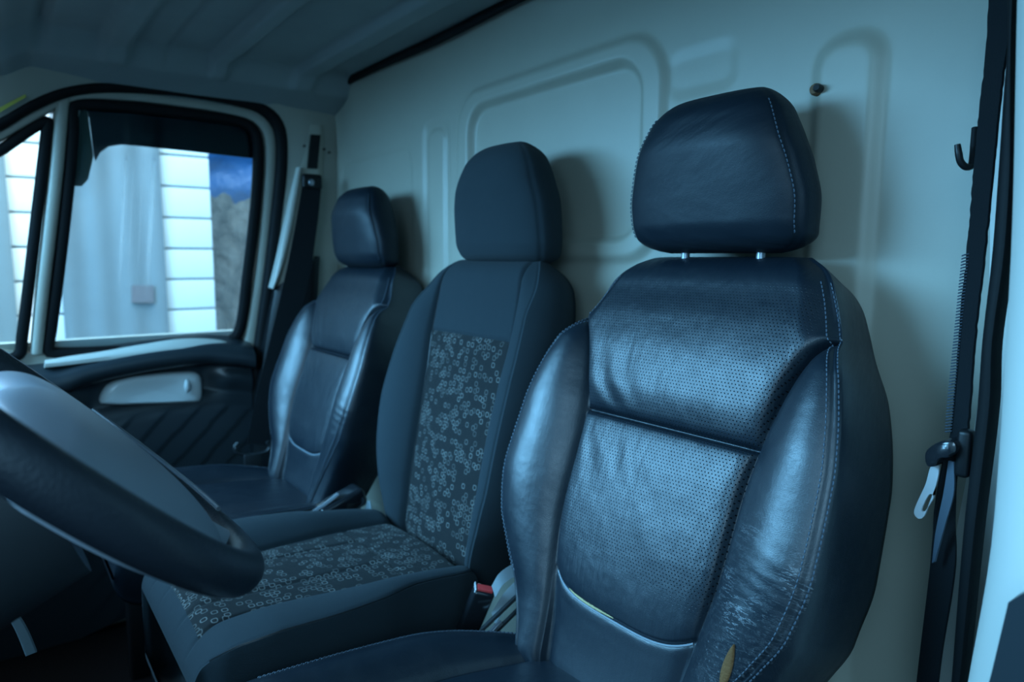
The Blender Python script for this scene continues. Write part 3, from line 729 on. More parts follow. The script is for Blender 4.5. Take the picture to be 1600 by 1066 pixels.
# ------------------------------------------------------------------ passenger door
DP0 = np.array([-1.60, 0, .82]); DUP = np.array([.05, 0, .65]); DN = np.array([.65, 0, -.05])/np.hypot(.65, .05)
def D(px, py, off=0.): return at(px, py, DP0+DN*off, DN)
def Dl(pts, off=0., n=None, smooth=True):
    P = [D(x, y, off) for x, y in pts]
    return resample(P, n, smooth=smooth) if n else np.array(P)
def build_door():
    door = empty('door_1', (-1.60, -.35, .0), 'far passenger door with window, pale painted frame and grey door card', 'door'); tag(door, kind='structure')
    BK = -.035*DN
    fr = MB()
    A = [(-60, 232), (0, 200), (55, 170), (108, 148), (180, 142), (300, 155), (380, 168), (412, 180), (429, 203), (433, 245), (427, 330), (414, 440), (403, 530), (398, 560)]
    Bq = [(-60, 252), (0, 222), (55, 190), (112, 160), (180, 157), (300, 170), (375, 184), (398, 194), (410, 212), (413, 250), (408, 330), (396, 440), (383, 515), (376, 552)]
    fr.bar(Dl(A, 0, 70), Dl(Bq, 0, 70), .012*DN, BK)
    fr.bar(Dl([(86, 164), (84, 180), (77, 260), (66, 360), (56, 450), (47, 552)], 0, 30), Dl([(112, 152), (109, 168), (101, 260), (90, 360), (79, 450), (67, 552)], 0, 30), .016*DN, BK)
    fr.bar(Dl([(-60, 540), (60, 552), (200, 548), (392, 530)], -.004, 30), Dl([(-60, 590), (60, 590), (200, 580), (392, 560)], -.004, 30), .004*DN, BK)
    fr.build('window_frame', M['paint_dark'], door)
    def ring(pts, th, off, name, par, inw, n=120):
        P = resample([D(x, y, off) for x, y in pts], n, closed=True)
        c = P.mean(0); T = np.roll(P, -1, 0)-np.roll(P, 1, 0); T /= np.linalg.norm(T, axis=1)[:, None]
        q = np.cross(T, DN); q *= np.sign((q*(c-P)).sum(1).mean())
        return MB().bar(P, P+q*inw, .010*DN, -.02*DN, closed=True).build(name, M['rubber'], par)
    main_out = [(109, 158), (180, 156), (290, 168), (360, 178), (392, 188), (408, 208), (412, 250), (407, 330), (394, 440), (385, 508), (374, 532), (350, 545), (200, 556), (80, 560), (66, 552), (70, 515), (80, 440), (96, 300), (104, 210)]
    ring(main_out, 0, .002, 'window_gasket', door, .028)
    q_out = [(-70, 270), (0, 224), (50, 190), (72, 181), (84, 188), (82, 215), (66, 350), (44, 530), (36, 560), (-70, 600)]
    ring(q_out, 0, .002, 'quarter_gasket', door, .026)
    # glass panes
    gl = resample([D(x, y, -.008) for x, y in main_out], 100, closed=True)
    g = MB().prism(gl, -.004*DN).build('window_1', M['glass'], None, smooth=False); tag(g, 'dusty door window with white streaks', 'window', kind='structure')
    gq = resample([D(x, y, -.008) for x, y in q_out], 80, closed=True)
    g = MB().prism(gq, -.004*DN).build('window_2', M['glass_clean'], None, smooth=False); tag(g, 'triangular quarter window at the front of the door', 'window', kind='structure')
    # wind deflector outside the glass
    dl = empty('wind_deflector', tuple(D(250, 200, -.04)), 'smoked black wind deflector along the top of the door window', 'wind deflector')
    poly = [(112, 150), (250, 158), (415, 185), (408, 249), (300, 237), (215, 228), (190, 226), (170, 229), (157, 238), (149, 252), (146, 240), (142, 205), (138, 176), (112, 150)]
    edge = [D(x, y, -.032) for x, y in poly[:-1]]
    MB().prism(edge, -.006*DN).build('visor_band', M['smoked'], dl, smooth=False)
    ol = plain('olive smoked plastic', (.055, .060, .022), .35)
    poly = [(126, 168), (137, 174), (141, 205), (146, 245), (142, 262), (138, 280), (128, 291), (114, 291), (104, 285), (112, 230)]
    o = MB().prism([D(x, y, -.030) for x, y in poly], -.005*DN).build('visor_end', ol, dl, smooth=False); o['label'] = 'olive tinted lower end'
    # door card: profile swept along the door
    ny = 150; ys = np.linspace(-1.0, -.075, ny)
    sill = interp([-1.0, -.6, -.52, -.44, -.33, -.22, -.12, -.06], [.765, .775, .792, .806, .818, .823, .812, .795])
    prof = resample([(-1.625, .016), (-1.605, .010), (-1.585, .004), (-1.560, -.004), (-1.542, -.013), (-1.530, -.028), (-1.530, -.050), (-1.545, -.068), (-1.590, -.076), (-1.598, -.10), (-1.598, -.150), (-1.590, -.165), (-1.583, -.19), (-1.580, -.30), (-1.580, -.50), (-1.585, -.78)], 150)
    prof = prof.copy()
    Y, K = np.meshgrid(ys, np.arange(150), indexing='ij')
    X = prof[K.astype(int), 0]; Z = sill(Y)+prof[K.astype(int), 1]
    rear = sstep(-.22, -.14, Y)
    X = X + rear*.030*gauss(prof[K.astype(int), 1]+.115, .045)              # the pull recess ends before the rear edge
    front = sstep(-.50, -.56, Y); X = X + front*.030*gauss(prof[K.astype(int), 1]+.115, .045)
    saw = ((Y-1.0*Z)/.085) % 1.0
    X = X + .003*saw*sstep(-.19, -.215, prof[K.astype(int), 1])*sstep(-.62, -.40, Y)
    G = np.stack([X, Y, Z], -1)
    MB().grid(G).build('door_card', M['door_card'], door, ang=50)
    MB().box((-1.645, -.52, .42), (.05, 1.0, .84)).build('door_skin', M['paint_dark'], door, smooth=False)
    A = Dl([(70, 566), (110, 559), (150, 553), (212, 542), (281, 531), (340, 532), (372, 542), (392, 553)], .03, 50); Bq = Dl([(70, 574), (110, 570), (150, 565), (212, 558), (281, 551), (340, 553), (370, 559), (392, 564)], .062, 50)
    o = MB().bar(A, Bq, (.006, 0, .010), (-.05, 0, -.01)).build('sill_highlight', M['trim_white'], door); o['label'] = 'rounded sill under the window, its highlight painted pale'  # lit band along the sill, put in as a pale strip
    # pale pull cup in the recess
    out = resample([atx(x, y, -1.585) for x, y in [(157, 630), (159, 615), (168, 602), (182, 594), (215, 587), (295, 581), (310, 584), (315, 594), (314, 625), (300, 628), (230, 631)]], 60, closed=True)
    c = out.mean(0); rows = []
    for t, e in ((0, -.02), (0.0, .0), (.03, .010), (.09, .017), (.2, .020), (.5, .018), (.8, .016), (1, .015)): rows.append(out+(c-out)*t+np.array([e, 0, 0]))
    cup = MB().grid(np.array(rows), cv=True).build('pull_cup', M['cup'], door); cup['label'] = 'pale glossy pull handle cup'
    b = atx(291, 603, -1.562); MB().tube([b+[.004, 0, -.02], b+[.008, 0, -.01], b+[.009, 0, .0], b+[.008, 0, .01], b+[.004, 0, .02]], [.003, .007, .009, .007, .003], n=12, up=(1, 0, 0)).build('cup_glint', M['cup'], door)  # glossy bulge added for the bright highlight on the cup
    return door
build_door()

# ------------------------------------------------------------------ far side body: door seal, roof rail, pillar
def build_far_side():
    A = [(-70, 212), (0, 184), (50, 156), (100, 137), (160, 129), (250, 132), (330, 141), (400, 157), (432, 176), (447, 203), (449, 260), (442, 330), (428, 440), (413, 540), (404, 620), (398, 720), (394, 850)]
    Bq = [(-70, 236), (0, 206), (50, 176), (108, 152), (165, 145), (250, 148), (330, 158), (392, 171), (416, 186), (429, 208), (431, 255), (424, 330), (411, 440), (397, 540), (388, 620), (382, 720), (378, 850)]
    s = MB().bar(Dl(A, .022, 110), Dl(Bq, .016, 110), .014*DN, -.03*DN).build('trim_2', M['rubber']); tag(s, 'black rubber seal around the far door opening', 'trim', kind='structure')
    A2 = Dl(A, .030, 110)
    ex = []
    for p in A2:
        ex.append(p)
    A2 = np.array(ex); Bo = A2.copy()
    k = int(np.argmax(A2[:, 2]*1.0+A2[:, 1]*.6))
    for i, p in enumerate(A2):
        if i <= k: Bo[i] = (-1.47, p[1]+.03*(i/k), 1.60)
        else: Bo[i] = (-1.535, .235, max(p[2], .0)+.12*np.exp(-(i-k)/6.))
    t = np.linspace(0, 1, 8); G = A2[:, None, :]*(1-t)[None, :, None]+Bo[:, None, :]*t[None, :, None]
    G[:, :, 0] += .010*np.sin(np.pi*t)[None, :]
    back = G.copy(); back[..., 0] -= .05
    w = MB().grid(G).grid(back).build('wall_left', M['paint_dark'], ang=50); tag(w, 'pale painted roof rail and rear pillar beside the far door', 'wall', kind='structure')
    # pillar plate with slot
    pl = MB()
    L = resample([atx(x, y, -1.535) for x, y in [(469, 196), (466, 230), (461, 280), (452, 340), (440, 410), (424, 480)]], 30); R = resample([atx(x, y, -1.515) for x, y in [(505, 196), (506, 230), (503, 280), (498, 340), (490, 410), (476, 480)]], 30)
    pl.bar(L, R, (.010, 0, 0), (-.03, 0, 0))
    p = pl.build('trim_3', M['paint']); tag(p, 'pale painted pillar plate carrying the belt slider', 'trim', kind='structure')
    mb = MB(); c0 = [atx(x, y, -1.508) for x, y in [(486, 210), (501, 211), (496, 264), (481, 263)]]; mb.prism(c0, (-.01, 0, 0))
    for (x, y) in ((476, 228), (507, 233), (515, 238)): q = atx(x, y, -1.508); mb.tube([q+[-.006, 0, 0], q, q+[.001, 0, 0]], [.0035, .0035, .003], n=10)
    s = mb.build('slot_and_screws', M['black'], p, smooth=False)
    # dark lower trim of the pillar
    L = resample([atx(x, y, -1.530) for x, y in [(430, 450), (415, 540), (402, 640), (396, 720), (392, 800)]], 20); R = resample([atx(x, y, -1.49) for x, y in [(500, 400), (490, 540), (470, 640), (460, 720), (455, 800)]], 20)
    t = MB().bar(L, R, (.012, 0, 0), (-.04, 0, 0)).build('trim_4', M['black']); tag(t, 'black plastic trim low on the far pillar', 'trim', kind='structure')
    # lit edge of the pillar, its light put in as paler trim
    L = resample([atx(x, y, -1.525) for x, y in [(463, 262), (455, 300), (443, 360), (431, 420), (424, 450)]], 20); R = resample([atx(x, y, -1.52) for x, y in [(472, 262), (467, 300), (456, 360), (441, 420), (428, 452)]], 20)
    t = MB().bar(L, R, (.012, -.004, 0), (-.03, 0, 0)).build('trim_5', M['trim_white']); tag(t, 'lit rounded edge of the far pillar, painted pale', 'trim', kind='structure')
    # grab handle on the roof rail
    gh = empty('grab_handle', tuple(D(350, 140, .05)), 'grey grab handle on the roof rail above the far door', 'handle')
    P = resample([D(x, y, o) for x, y, o in [(282, 121, .035), (290, 124, .055), (320, 131, .062), (360, 139, .062), (400, 148, .055), (410, 153, .035)]], 40)
    MB().tube(P, .011, n=12, r2=.008).build('grip', M['headliner'], gh)
    for (x, y) in ((284, 121), (408, 152)): q = D(x, y, .032); MB().box(q, (.03, .035, .022), bev=.006).build('mount', M['headliner'], gh)
    # strip of yellow tape
    A3 = Dl([(-4, 170), (20, 157), (40, 147)], .050, 10); B3 = Dl([(-4, 178), (20, 164), (41, 152)], .050, 10)
    tag(MB().ribbon(A3, B3, .001).build('tape_strip', M['yellow']), 'short strip of yellow tape on the roof rail ahead of the far door', 'tape')
build_far_side()

# ------------------------------------------------------------------ seat belts on the far side
def build_far_belt():
    b = empty('seat_belt', tuple(atx(487, 287, -1.49)), 'black passenger seat belt hanging down the far pillar', 'seat belt')
    L = resample([atx(x, y, -1.470) for x, y in [(472, 292), (462, 350), (446, 430), (420, 540), (400, 620), (386, 694)]], 40)
    R = resample([atx(x, y, -1.463) for x, y in [(502, 292), (496, 350), (484, 430), (456, 540), (434, 620), (420, 696)]], 40)
    MB().ribbon(L, R, -.003).build('webbing', M['webbing'], b)
    mb = MB(); c = atx(487, 284, -1.468); mb.box(c, (.022, .062, .045), bev=.008); mb.build('belt_guide', M['black'], b)
    q = atx(487, 285, -1.452); bo = MB().tube([q-[.006, 0, 0], q, q+[.003, 0, 0]], [.010, .010, .007], n=14, up=(0, 0, 1)).build('bolt', M['silver'], b)
    t = MB(); pth = resample([atx(x, y, -1.462) for x, y in [(372, 692), (366, 700), (372, 708), (395, 711), (416, 706), (422, 698), (417, 690)]], 24); t.tube(pth, .0055, n=10)
    a0 = atx(395, 722, -1.45); t.box(a0, (.006, .05, .05), bev=.0025); t.build('belt_tongue', M['plastic'], b)
build_far_belt()

# ------------------------------------------------------------------ near pillar, driver's belt
def build_near_side():
    # pale pillar trim: rounded column rising beside the belt
    zs = np.linspace(0., 1.66, 60)
    ex = interp([0, .55, .67, .84, 1.05, 1.28, 1.66], [.372, .378, .386, .396, .392, .380, .360])
    a = np.linspace(math.radians(75), math.radians(320), 40)
    G = np.array([[[ex(z)+.075+.075*math.cos(t), .0+.085*math.sin(t), z] for t in a] for z in zs])
    mb = MB().grid(G)
    # flange joining pillar and bulkhead
    pl = [(.285, .206), (.318, .198), (.340, .17), (.352, .13), (.362, .10), (.385, .09), (.50, .09)]
    G = np.array([[[x+(ex(z)-.385), y, z] for x, y in resample(np.array(pl), 30)] for z in zs]); mb.grid(G)
    G2 = G.copy(); G2[..., 1] += .06; mb.grid(G2)
    w = mb.build('wall_right', M['trim_white'], ang=60); tag(w, 'pale plastic pillar trim at the near door opening', 'wall', kind='structure')
    # dark lower corner of the near door opening
    P = [aty(x, y, -.09) for x, y in [(1590, 930), (1640, 900), (1640, 1110), (1545, 1110), (1566, 1030)]]
    t = MB().prism(P, (0, -.02, 0)).build('trim_6', M['door_card'], smooth=False); tag(t, 'dark trim at the foot of the near pillar', 'trim', kind='structure')
    # black rubber seal
    L = resample([aty(x, y, .058) for x, y in [(1578, -30), (1579, 70), (1572, 150), (1562, 281), (1553, 397), (1538, 533), (1530, 633), (1508, 833), (1488, 1090)]], 60)
    R = resample([aty(x, y, .052) for x, y in [(1590, -30), (1586, 70), (1586, 180), (1586, 262), (1577, 397), (1558, 533), (1554, 633), (1530, 833), (1504, 1090)]], 60)
    t = MB().bar(L, R, (-.002, -.006, 0), (.001, .012, 0)).build('trim_7', M['rubber']); tag(t, 'black rubber seal along the near pillar', 'trim', kind='structure')
    # belt webbing, twisting at the tongue
    b = empty('seat_belt', tuple(aty(1540, 20, .09)), 'black frayed driver seat belt hanging at the right edge beside the near pillar', 'seat belt')
    Lp = [(1545, -40), (1543, 30), (1539, 90), (1532, 150), (1521, 262), (1512, 375), (1501, 484), (1484, 679), (1474, 705)]
    Rp = [(1582, -40), (1578, 30), (1573, 70), (1562, 150), (1549, 281), (1537, 397), (1523, 520), (1510, 679), (1503, 705)]
    L = resample([aty(x, y, .088) for x, y in Lp], 90); R = resample([aty(x, y, .070) for x, y in Rp], 90)
    L[:, 0] += rng.normal(size=90)*.0003; R[:, 0] += rng.normal(size=90)*.0002
    MB().ribbon(L, R, -.0025).build('webbing', M['webbing'], b)
    L = resample([aty(x, y, yy) for x, y, yy in [(1476, 705, .07), (1469, 753, .065), (1458, 830, .075), (1453, 887, .08), (1437, 1021, .085), (1428, 1100, .085)]], 60)
    R = resample([aty(x, y, yy) for x, y, yy in [(1506, 705, .075), (1497, 740, .08), (1494, 790, .09), (1491, 887, .07), (1470, 1021, .07), (1460, 1100, .07)]], 60)
    MB().ribbon(L, R, -.0025).build('webbing', M['webbing'], b)
    # folded edge of the lower run, a lighter colour for the light on it
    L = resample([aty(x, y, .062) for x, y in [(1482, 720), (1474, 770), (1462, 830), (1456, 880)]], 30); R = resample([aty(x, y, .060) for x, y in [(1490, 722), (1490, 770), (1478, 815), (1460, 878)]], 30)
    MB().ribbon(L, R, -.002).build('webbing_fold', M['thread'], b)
    # coiled sleeve along the edge of the upper run
    P = resample([aty(x, y, .086) for x, y in [(1509, 400), (1500, 490), (1493, 560), (1487, 620), (1482, 680)]], 60)
    mb = MB()
    for i in range(0, 59, 1):
        c = P[i]; mb.tube([c+[-.003, -.001, .0], c+[.0, -.0035, .001], c+[.003, -.001, .002]], .0008, n=5)
    mb.build('edge_stitching', M['thread'], b)
    # tongue
    tg = MB(); H0 = [aty(x, y, .056) for x, y in [(1448, 712), (1452, 701), (1468, 690), (1486, 686), (1496, 690), (1499, 702), (1490, 712), (1470, 718), (1464, 728), (1452, 728)]]
    H0 = resample(H0, 40, closed=True); c = H0.mean(0)
    rows = [H0+(c-H0)*.25+[0, -.008, 0], H0+(c-H0)*.06+[0, -.006, 0], H0+[0, -.001, 0], H0+[0, .012, 0], H0+(c-H0)*.2+[0, .018, 0]]
    tg.grid(np.array(rows), cv=True); tg.F.append(list(range(40))); tg.build('tongue_head', M['gloss_black'], b)
    out = resample([aty(x, y, .062) for x, y in [(1456, 726), (1466, 728), (1464, 752), (1452, 786), (1443, 808), (1435, 811), (1428, 803), (1431, 790), (1446, 757)]], 40, closed=True)
    inn = resample([aty(x, y, .062) for x, y in [(1455, 772), (1459, 776), (1454, 786), (1446, 798), (1441, 800), (1440, 796), (1444, 786), (1450, 775), (1453, 772)]], 40, closed=True)
    # align loops by nearest start
    k = int(np.argmin(np.linalg.norm(inn-out[0], axis=1))); inn = np.roll(inn, -k, 0)
    th = np.array([0, .003, 0]); pm = MB().grid(np.stack([out, inn, inn+th, out+th], 1), cu=True, cv=True)
    pm.build('tongue_plate', M['chrome'], b, ang=30)
    q = aty(1508, 708, .066); MB().box(q, (.014, .016, .05), bev=.005).build('tongue_loop', M['black'], b)
    # coat hook
    P = resample([aty(x, y, z) for x, y, z in [(1524, 200, .13), (1522, 225, .125), (1520, 248, .12), (1517, 260, .116), (1509, 261, .112), (1501, 253, .108), (1498, 240, .106), (1496, 226, .106)]], 40)
    tag(MB().tube(P, np.r_[np.full(34, .0036), np.linspace(.0036, .003, 6)], n=10).build('coat_hook', M['black']), 'small black coat hook on the bulkhead beside the near belt', 'hook')
    # rusty bolt high on the bulkhead and the rust spot on the pillar
    q = aty(1277, 139, .190); bt = empty('bolt', tuple(q), 'rusty bolt high on the bulkhead right of the driver headrest', 'bolt')
    MB().tube([q+[-.003, .006, 0], q+[-.003, .0, 0], q+[-.003, -.004, 0]], [.0085, .008, .006], n=14).build('washer', M['rust'], bt)
    MB().tube([q+[.002, .004, 0], q+[.003, -.006, 0], q+[.004, -.010, 0]], [.0055, .0055, .004], n=12).build('bolt_head', M['black'], bt)
    q = aty(838, 271, .206); tag(MB().tube([q+[0, .004, 0], q, q+[0, -.003, 0]], [.004, .004, .003], n=10).build('screw', M['black']), 'tiny dark screw in the bulkhead right of the middle headrest', 'screw')
    P = [aty(x, y, -.078) for x, y in [(1574, 418), (1582, 415), (1586, 424), (1583, 436), (1577, 430)]]
    return
build_near_side()

# ------------------------------------------------------------------ steering wheel, column, dash
def build_wheel():
    t = math.radians(44.6); c = np.array([-.018, -.687, .934]); a = np.array([1., 0, 0]); b = np.array([0, -math.cos(t), math.sin(t)]); n = np.array([0, math.sin(t), math.cos(t)])
    R, r = .183, .0168
    w = empty('steering_wheel', tuple(c), 'dark steering wheel in the left foreground with smooth centre cover', 'steering wheel')
    ph = np.linspace(0, 2*np.pi, 160, endpoint=False); ps = np.linspace(0, 2*np.pi, 28, endpoint=False)
    G = c + (np.cos(ph)[:, None, None]*a+np.sin(ph)[:, None, None]*b)*(R+r*np.cos(ps))[None, :, None] + n*(r*1.05*np.sin(ps))[None, :, None]
    MB().grid(G, cu=True, cv=True).build('wheel_rim', M['rim'], w, ang=0)
    # centre cover: broad dome reaching close to the rim
    rr = np.linspace(0, 1, 40); pa = np.linspace(0, 2*np.pi, 120, endpoint=False)
    rad = .128-.082*np.clip(np.sin(pa), 0, 1)+.036*np.clip(-np.sin(pa), 0, 1)**1.2+.006*np.cos(2*pa)
    hgt = .021*(1-rr**3.2)**.8+.006
    G = c + (np.cos(pa)[None, :, None]*a+np.sin(pa)[None, :, None]*b)*(rr[:, None]*rad[None, :])[..., None] + n*hgt[:, None, None]
    skirt = c + (np.cos(pa)[None, :, None]*a+np.sin(pa)[None, :, None]*b)*(np.array([1., .97])[:, None]*rad[None, :])[..., None] + n*np.array([-.004, -.03])[:, None, None]
    cov = MB().grid(np.concatenate([G, skirt]), cv=True).build('centre_cover', M['hub'], w, ang=0)
    # spokes
    for ang in (-90, 180, 0):
        an = math.radians(ang); d = math.cos(an)*a+math.sin(an)*b; s_ = np.cross(n, d)
        mb = MB(); P0 = c+d*.075-n*.006; P1 = c+d*.178+n*.0
        G = np.array([[P0*(1-k)+P1*k + s_*(wd*q) + n*(.012*math.cos(q*1.5)) for q in np.linspace(-1, 1, 9)]+[P0*(1-k)+P1*k+s_*(wd*q)-n*.014 for q in np.linspace(1, -1, 9)] for k, wd in zip(np.linspace(0, 1, 10), np.linspace(.045, .030, 10))])
        mb.grid(G, cv=True).build('spoke', M['hub'], w)
    # bright trim line on the far side of the bottom spoke
    k = np.radians(np.linspace(196, 262, 30)); P = np.array([c+(math.cos(q)*a+math.sin(q)*b)*.160+n*.020 for q in k])
    o = MB().tube(P, .0022, n=8).build('trim_line', M['silver'], w); o['label'] = 'thin bright trim line'
    # column shroud
    s = empty('steering_column', tuple(c-n*.05), 'dark grey steering column shroud under the wheel', 'steering column')
    dr = np.array([0, -.94, -.34]); pth = np.array([c-n*.035-b*.03+dr*.02*i for i in range(22)]); MB().tube(pth, np.linspace(.075, .115, 22), n=28, r2=np.linspace(.055, .085, 22), up=(1, 0, 0)).build('shroud', M['plastic'], s)
build_wheel()
mb = MB(); mb.box((-.60, -1.22, .48), (2.1, .34, .96), bev=.05)  # dash body out of view, added to block low light onto the floor
tag(mb.build('unseen_dash', M['plastic']), 'unseen dark dashboard body blocking low light at the front of the cab', 'wall', kind='structure')

# ------------------------------------------------------------------ between the seats and in the footwell
def obox(c, ax, ay, az, size, bev):
    """rounded box along given axes"""
    return MB().box((0, 0, 0), size, bev=bev), np.stack([ax, ay, az], 1), np.asarray(c)
def build_buckles():
    # red-button buckle between the middle and driver seats
    top = at(757, 921, (-.258, 0, 0), (1, 0, 0)); bot = at(728, 990, (-.292, 0, 0), (1, 0, 0))
    az = top-bot; ln = np.linalg.norm(az); az = az/ln
    view = (CAM-top)/np.linalg.norm(CAM-top)
    ax = np.cross(az, view); ax /= np.linalg.norm(ax); 
    ax = ax*math.cos(.35)+np.cross(az, ax)*math.sin(.35); ay = np.cross(az, ax)
    Rm = np.stack([ax, ay, az], 1); ctr = (top+bot)/2
    e = empty('seat_belt_buckle', tuple(ctr), 'black seat belt buckle with red button between middle and driver seats', 'seat belt buckle')
    MB().box(ctr, (.035, .022, ln), rot=Rm, bev=.005).build('buckle_body', M['gloss_black'], e)
    MB().box(top+az*.0006, (.026, .013, .006), rot=Rm, bev=.001).build('release_button', M['red'], e)
    MB().box(top+az*.001-ax*.0158, (.0022, .019, .006), rot=Rm, bev=.0008).build('slot_edge', M['chrome'], e)
    MB().tube([bot+az*.01, bot-az*.02, bot-az*.05, bot-az*.09], .006, n=10).build('stalk', M['black'], e)
    # dark bracket and straps behind it
    s = empty('buckle_bracket', tuple(at(790, 970, (-.235, 0, 0), (1, 0, 0))), 'dark metal buckle bracket squeezed beside the driver backrest', 'bracket')
    for (p0, p1, r) in (((752, 985), (818, 922), .0038), ((770, 992), (826, 936), .0036)):
        a0 = atx(*p0, -.232); a1 = atx(*p1, -.232); MB().tube(resample([a0, (a0+a1)/2, a1], 8), r, n=8).build('rod', M['plastic'], s)
    q = atx(775, 980, -.232); MB().tube([q+[0, -.012, -.008], q, q+[0, .010, .004]], .005, n=10).build('pivot', M['silver'], s)
    for k, (pl, lab) in enumerate((([(768, 916), (780, 896), (800, 882), (822, 872)], 'pale grey strap end tucked in beside the driver backrest, upper of two'), ([(768, 958), (785, 930), (806, 908), (826, 896)], 'pale grey strap end just below the first, behind the red buckle'))):
        L = resample([atx(x, y, -.252) for x, y in pl], 16); R_ = resample([atx(x+6, y+18, -.240) for x, y in pl], 16)
        tag(MB().ribbon(L, R_, .002).build('belt_strap', M['web_grey']), lab, 'strap')
    # buckle between passenger and middle seats
    e = empty('seat_belt_buckle', tuple(at(525, 790, (-.79, 0, 0), (1, 0, 0))), 'glossy dark buckle on a bright stalk between passenger and middle seats', 'seat belt buckle')
    a0 = atx(508, 800, -.80); a1 = atx(556, 772, -.80); az = (a1-a0)/np.linalg.norm(a1-a0); ax = np.array([1., 0, 0]); ay = np.cross(az, ax); ay /= np.linalg.norm(ay); ax = np.cross(ay, az)
    MB().box((a0+a1)/2+[0, 0, -.004], (.055, .044, np.linalg.norm(a1-a0)+.03), rot=np.stack([ax, ay, az], 1), bev=.010).build('buckle_body', M['gloss_black'], e)
    st = resample([atx(x, y, -.79) for x, y in [(462, 814), (490, 800), (515, 783), (528, 772)]], 14)
    MB().tube(st, .007, n=10, r2=.004).build('stalk', M['silver'], e)
    q = (a0+a1)/2; MB().tube([q, q+[0, .01, -.15], q+[0, .01, -.35], [q[0], q[1]+.01, .0]], .008, n=10).build('anchor_strap', M['black'], e)
    L = resample([atx(x, y, -.77) for x, y in [(552, 828), (562, 812), (570, 797), (573, 783)]], 12); R_ = resample([atx(x, y, -.755) for x, y in [(566, 830), (576, 812), (580, 798), (578, 783)]], 12)
    tag(MB().ribbon(L, R_, .002).build('belt_strap', M['web_grey']), 'pale grey strap end rising behind the middle seat cushion at far side', 'strap')
build_buckles()
def build_footwell():
    xs = np.linspace(-1.0, .10, 140); ys = np.linspace(-1.15, -.42, 110); X, Y = np.meshgrid(xs, ys)
    Z = .03+.018*np.sin(X*9+Y*4)+.014*np.sin(Y*17-X*6+1)+.010*np.sin(X*23+Y*13)+.02*np.abs(np.sin(X*5.2-Y*3.1))
    V = np.stack([X, Y, np.maximum(Z, .006)], -1); lo = V.copy(); lo[..., 2] -= .005
    mb = MB().grid(V).grid(lo); tag(mb.build('floor_mat', M['floor'], ang=60), 'rumpled black mat on the footwell floor', 'mat')
    A = resample([atx(x, y, -.42) for x, y in [(10, 949), (22, 965), (34, 990), (42, 1022)]], 20); Bq = resample([atx(x, y, -.42) for x, y in [(14, 948), (30, 962), (46, 986), (58, 1018)]], 20)
    A = resample([atx(x, y, -.42) for x, y in [(6, 958), (18, 975), (30, 1000), (40, 1026)]], 20); Bq = resample([atx(x, y, -.42) for x, y in [(15, 946), (32, 966), (46, 990), (58, 1019)]], 20)
    tag(MB().bar(A, Bq, (.004, 0, .002), (-.006, 0, 0)).build('console_trim', M['web_grey']), 'pale curved trim strip low in the dark footwell', 'trim strip')
    P = resample([atx(x, y, -.40) for x, y in [(296, 1022), (304, 1034), (314, 1050), (324, 1075), (330, 1120), (332, 1180)]], 30); MB().tube(P, np.r_[np.linspace(.002, .010, 6), np.full(24, .010)], n=14).build('base_cover', M['gloss_black'], middle)
    P = resample([atx(x, y, -.39) for x, y in [(300, 1012), (308, 1026), (318, 1046), (326, 1070), (332, 1120)]], 30); o = MB().tube(P, np.r_[np.linspace(.0005, .003, 6), np.full(24, .003)], n=8).build('cover_glint', M['silver'], middle); o['label'] = 'highlight along the curved cover, shaped in silver'  # silver tube added as the highlight of the cover
build_footwell()

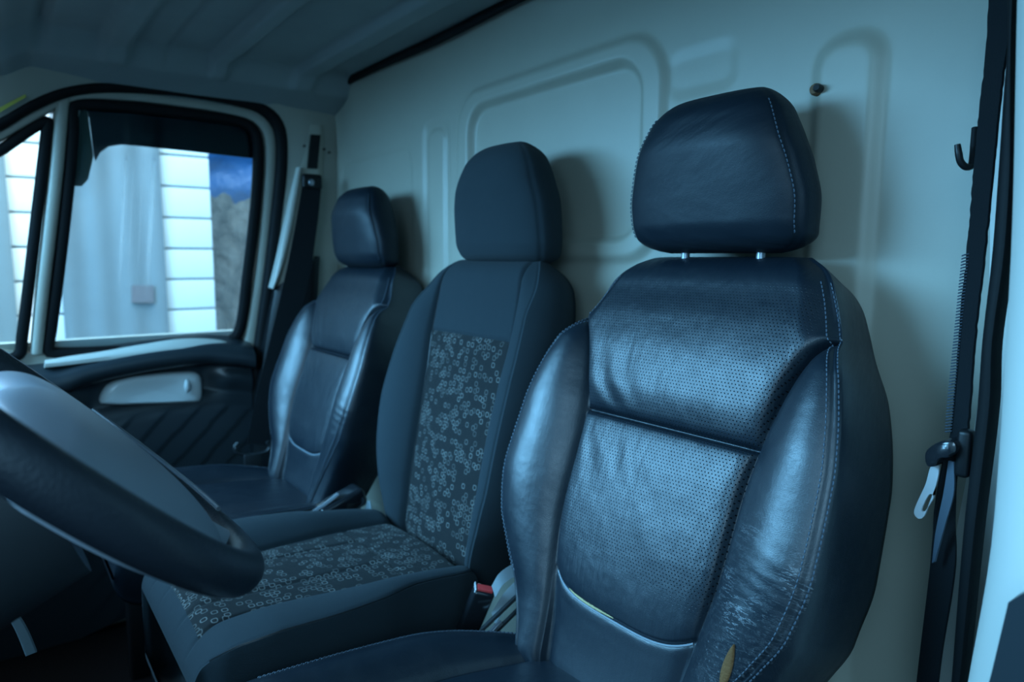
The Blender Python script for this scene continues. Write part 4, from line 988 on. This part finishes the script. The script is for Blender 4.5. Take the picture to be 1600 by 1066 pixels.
# ------------------------------------------------------------------ the yard outside the far window
def build_yard():
    XW = -4.2
    g = MB().box((-4.6, 0, -.78), (6.2, 9, .06)); tag(g.build('ground', M['asphalt'], smooth=False), 'grey yard ground outside', 'ground', kind='structure')
    y0 = -2.6; y1 = atx(333, 400, XW)[1]
    zl = [atx(40, y, XW)[2] for y in (222.6, 277, 331, 385, 440)]; st = (zl[0]-zl[-1])/4
    mb = MB(); k0 = zl[0]
    for k in range(-5, 14):
        zt = k0-k*st; mb.box((XW-.02, (y0+y1)/2, zt-st/2), (.04, y1-y0, st-.013), bev=.004)
    w = empty('building_wall', (XW, 0, -.75), 'white board clad wall of the building outside', 'wall')
    mb.build('cladding', M['siding'], w)
    MB().box((XW-.06, (y0+y1)/2, .55), (.06, y1-y0-.01, 3.9)).build('wall_backing', M['gap'], w, smooth=False)
    yl = atx(94, 400, XW+.06)[1]; yr = atx(258, 400, XW+.06)[1]
    gt = empty('metal_gate', (XW+.03, (yl+yr)/2, -.75), 'grey sheet metal gate set in the white board wall', 'gate')
    mb = MB(); nn = 160; yy = np.linspace(yl, yr, nn); ZZ = np.linspace(-.75, 2.6, 3)
    G = np.array([[[XW+.05+.006*math.sin(2*math.pi*(y-yl)/.16), y, z] for z in ZZ] for y in yy]); mb.grid(G); G2 = G.copy(); G2[..., 0] -= .045; mb.grid(G2)
    mb.build('sheet', M['gate'], gt)
    p = [atx(x, y, XW+.075) for x, y in [(206, 446), (240, 446), (240, 473), (206, 473)]]; pl = plain('dull red plate', (.13, .10, .11), .6)
    o = MB().prism(p, (-.02, 0, 0)).build('lock_plate', pl, gt, smooth=False); o['label'] = 'small dull reddish lock plate'
    ya = -2.6; yb = atx(19, 400, XW+.05)[1]
    G = np.array([[[XW+.045+.006*math.sin(2*math.pi*y/.16), y, z] for z in ZZ] for y in np.linspace(ya, yb, 120)]); G2 = G.copy(); G2[..., 0] -= .04
    tag(MB().grid(G).grid(G2).build('metal_fence', M['gate']), 'grey metal fence seen through the quarter window', 'fence')
    # tarpaulin and earth bank
    XT = -5.2; a = atx(322, 225, XT); b = atx(415, 325, XT)
    ys = np.linspace(a[1], b[1]+.3, 60); zs = np.linspace(b[2], a[2]+.15, 50); Y, Z = np.meshgrid(ys, zs)
    X = XT+.03*np.sin(Y*11+Z*5)+.02*np.sin(Z*19-Y*4); V = np.stack([X, Y, Z], -1); V2 = V.copy(); V2[..., 0] -= .01
    tag(MB().grid(V).grid(V2).build('tarpaulin', M['tarp'], ang=0), 'blue tarpaulin behind the rubble bank', 'tarpaulin')
    ys = np.linspace(a[1]-.3, b[1]+.9, 110); tt = np.linspace(0, 1, 90); Y, T = np.meshgrid(ys, tt)
    zt = b[2]+.06; X = -4.35-.80*T; Z = -.75+(zt+.75)*T**.8
    nz = sum(am*np.sin(Y*fy+T*ft+p) for am, fy, ft, p in ((.03, 13, 17, 0), (.025, 29, -23, 1), (.02, 41, 47, 2), (.012, 83, 71, 3)))
    V = np.stack([X+nz, Y, Z+nz*.6], -1)
    tag(MB().grid(V).build('earth_bank', M['rubble'], ang=0), 'bank of earth and rubble beside the white wall', 'earth', kind='structure')
build_yard()
bpy.context.view_layer.update()
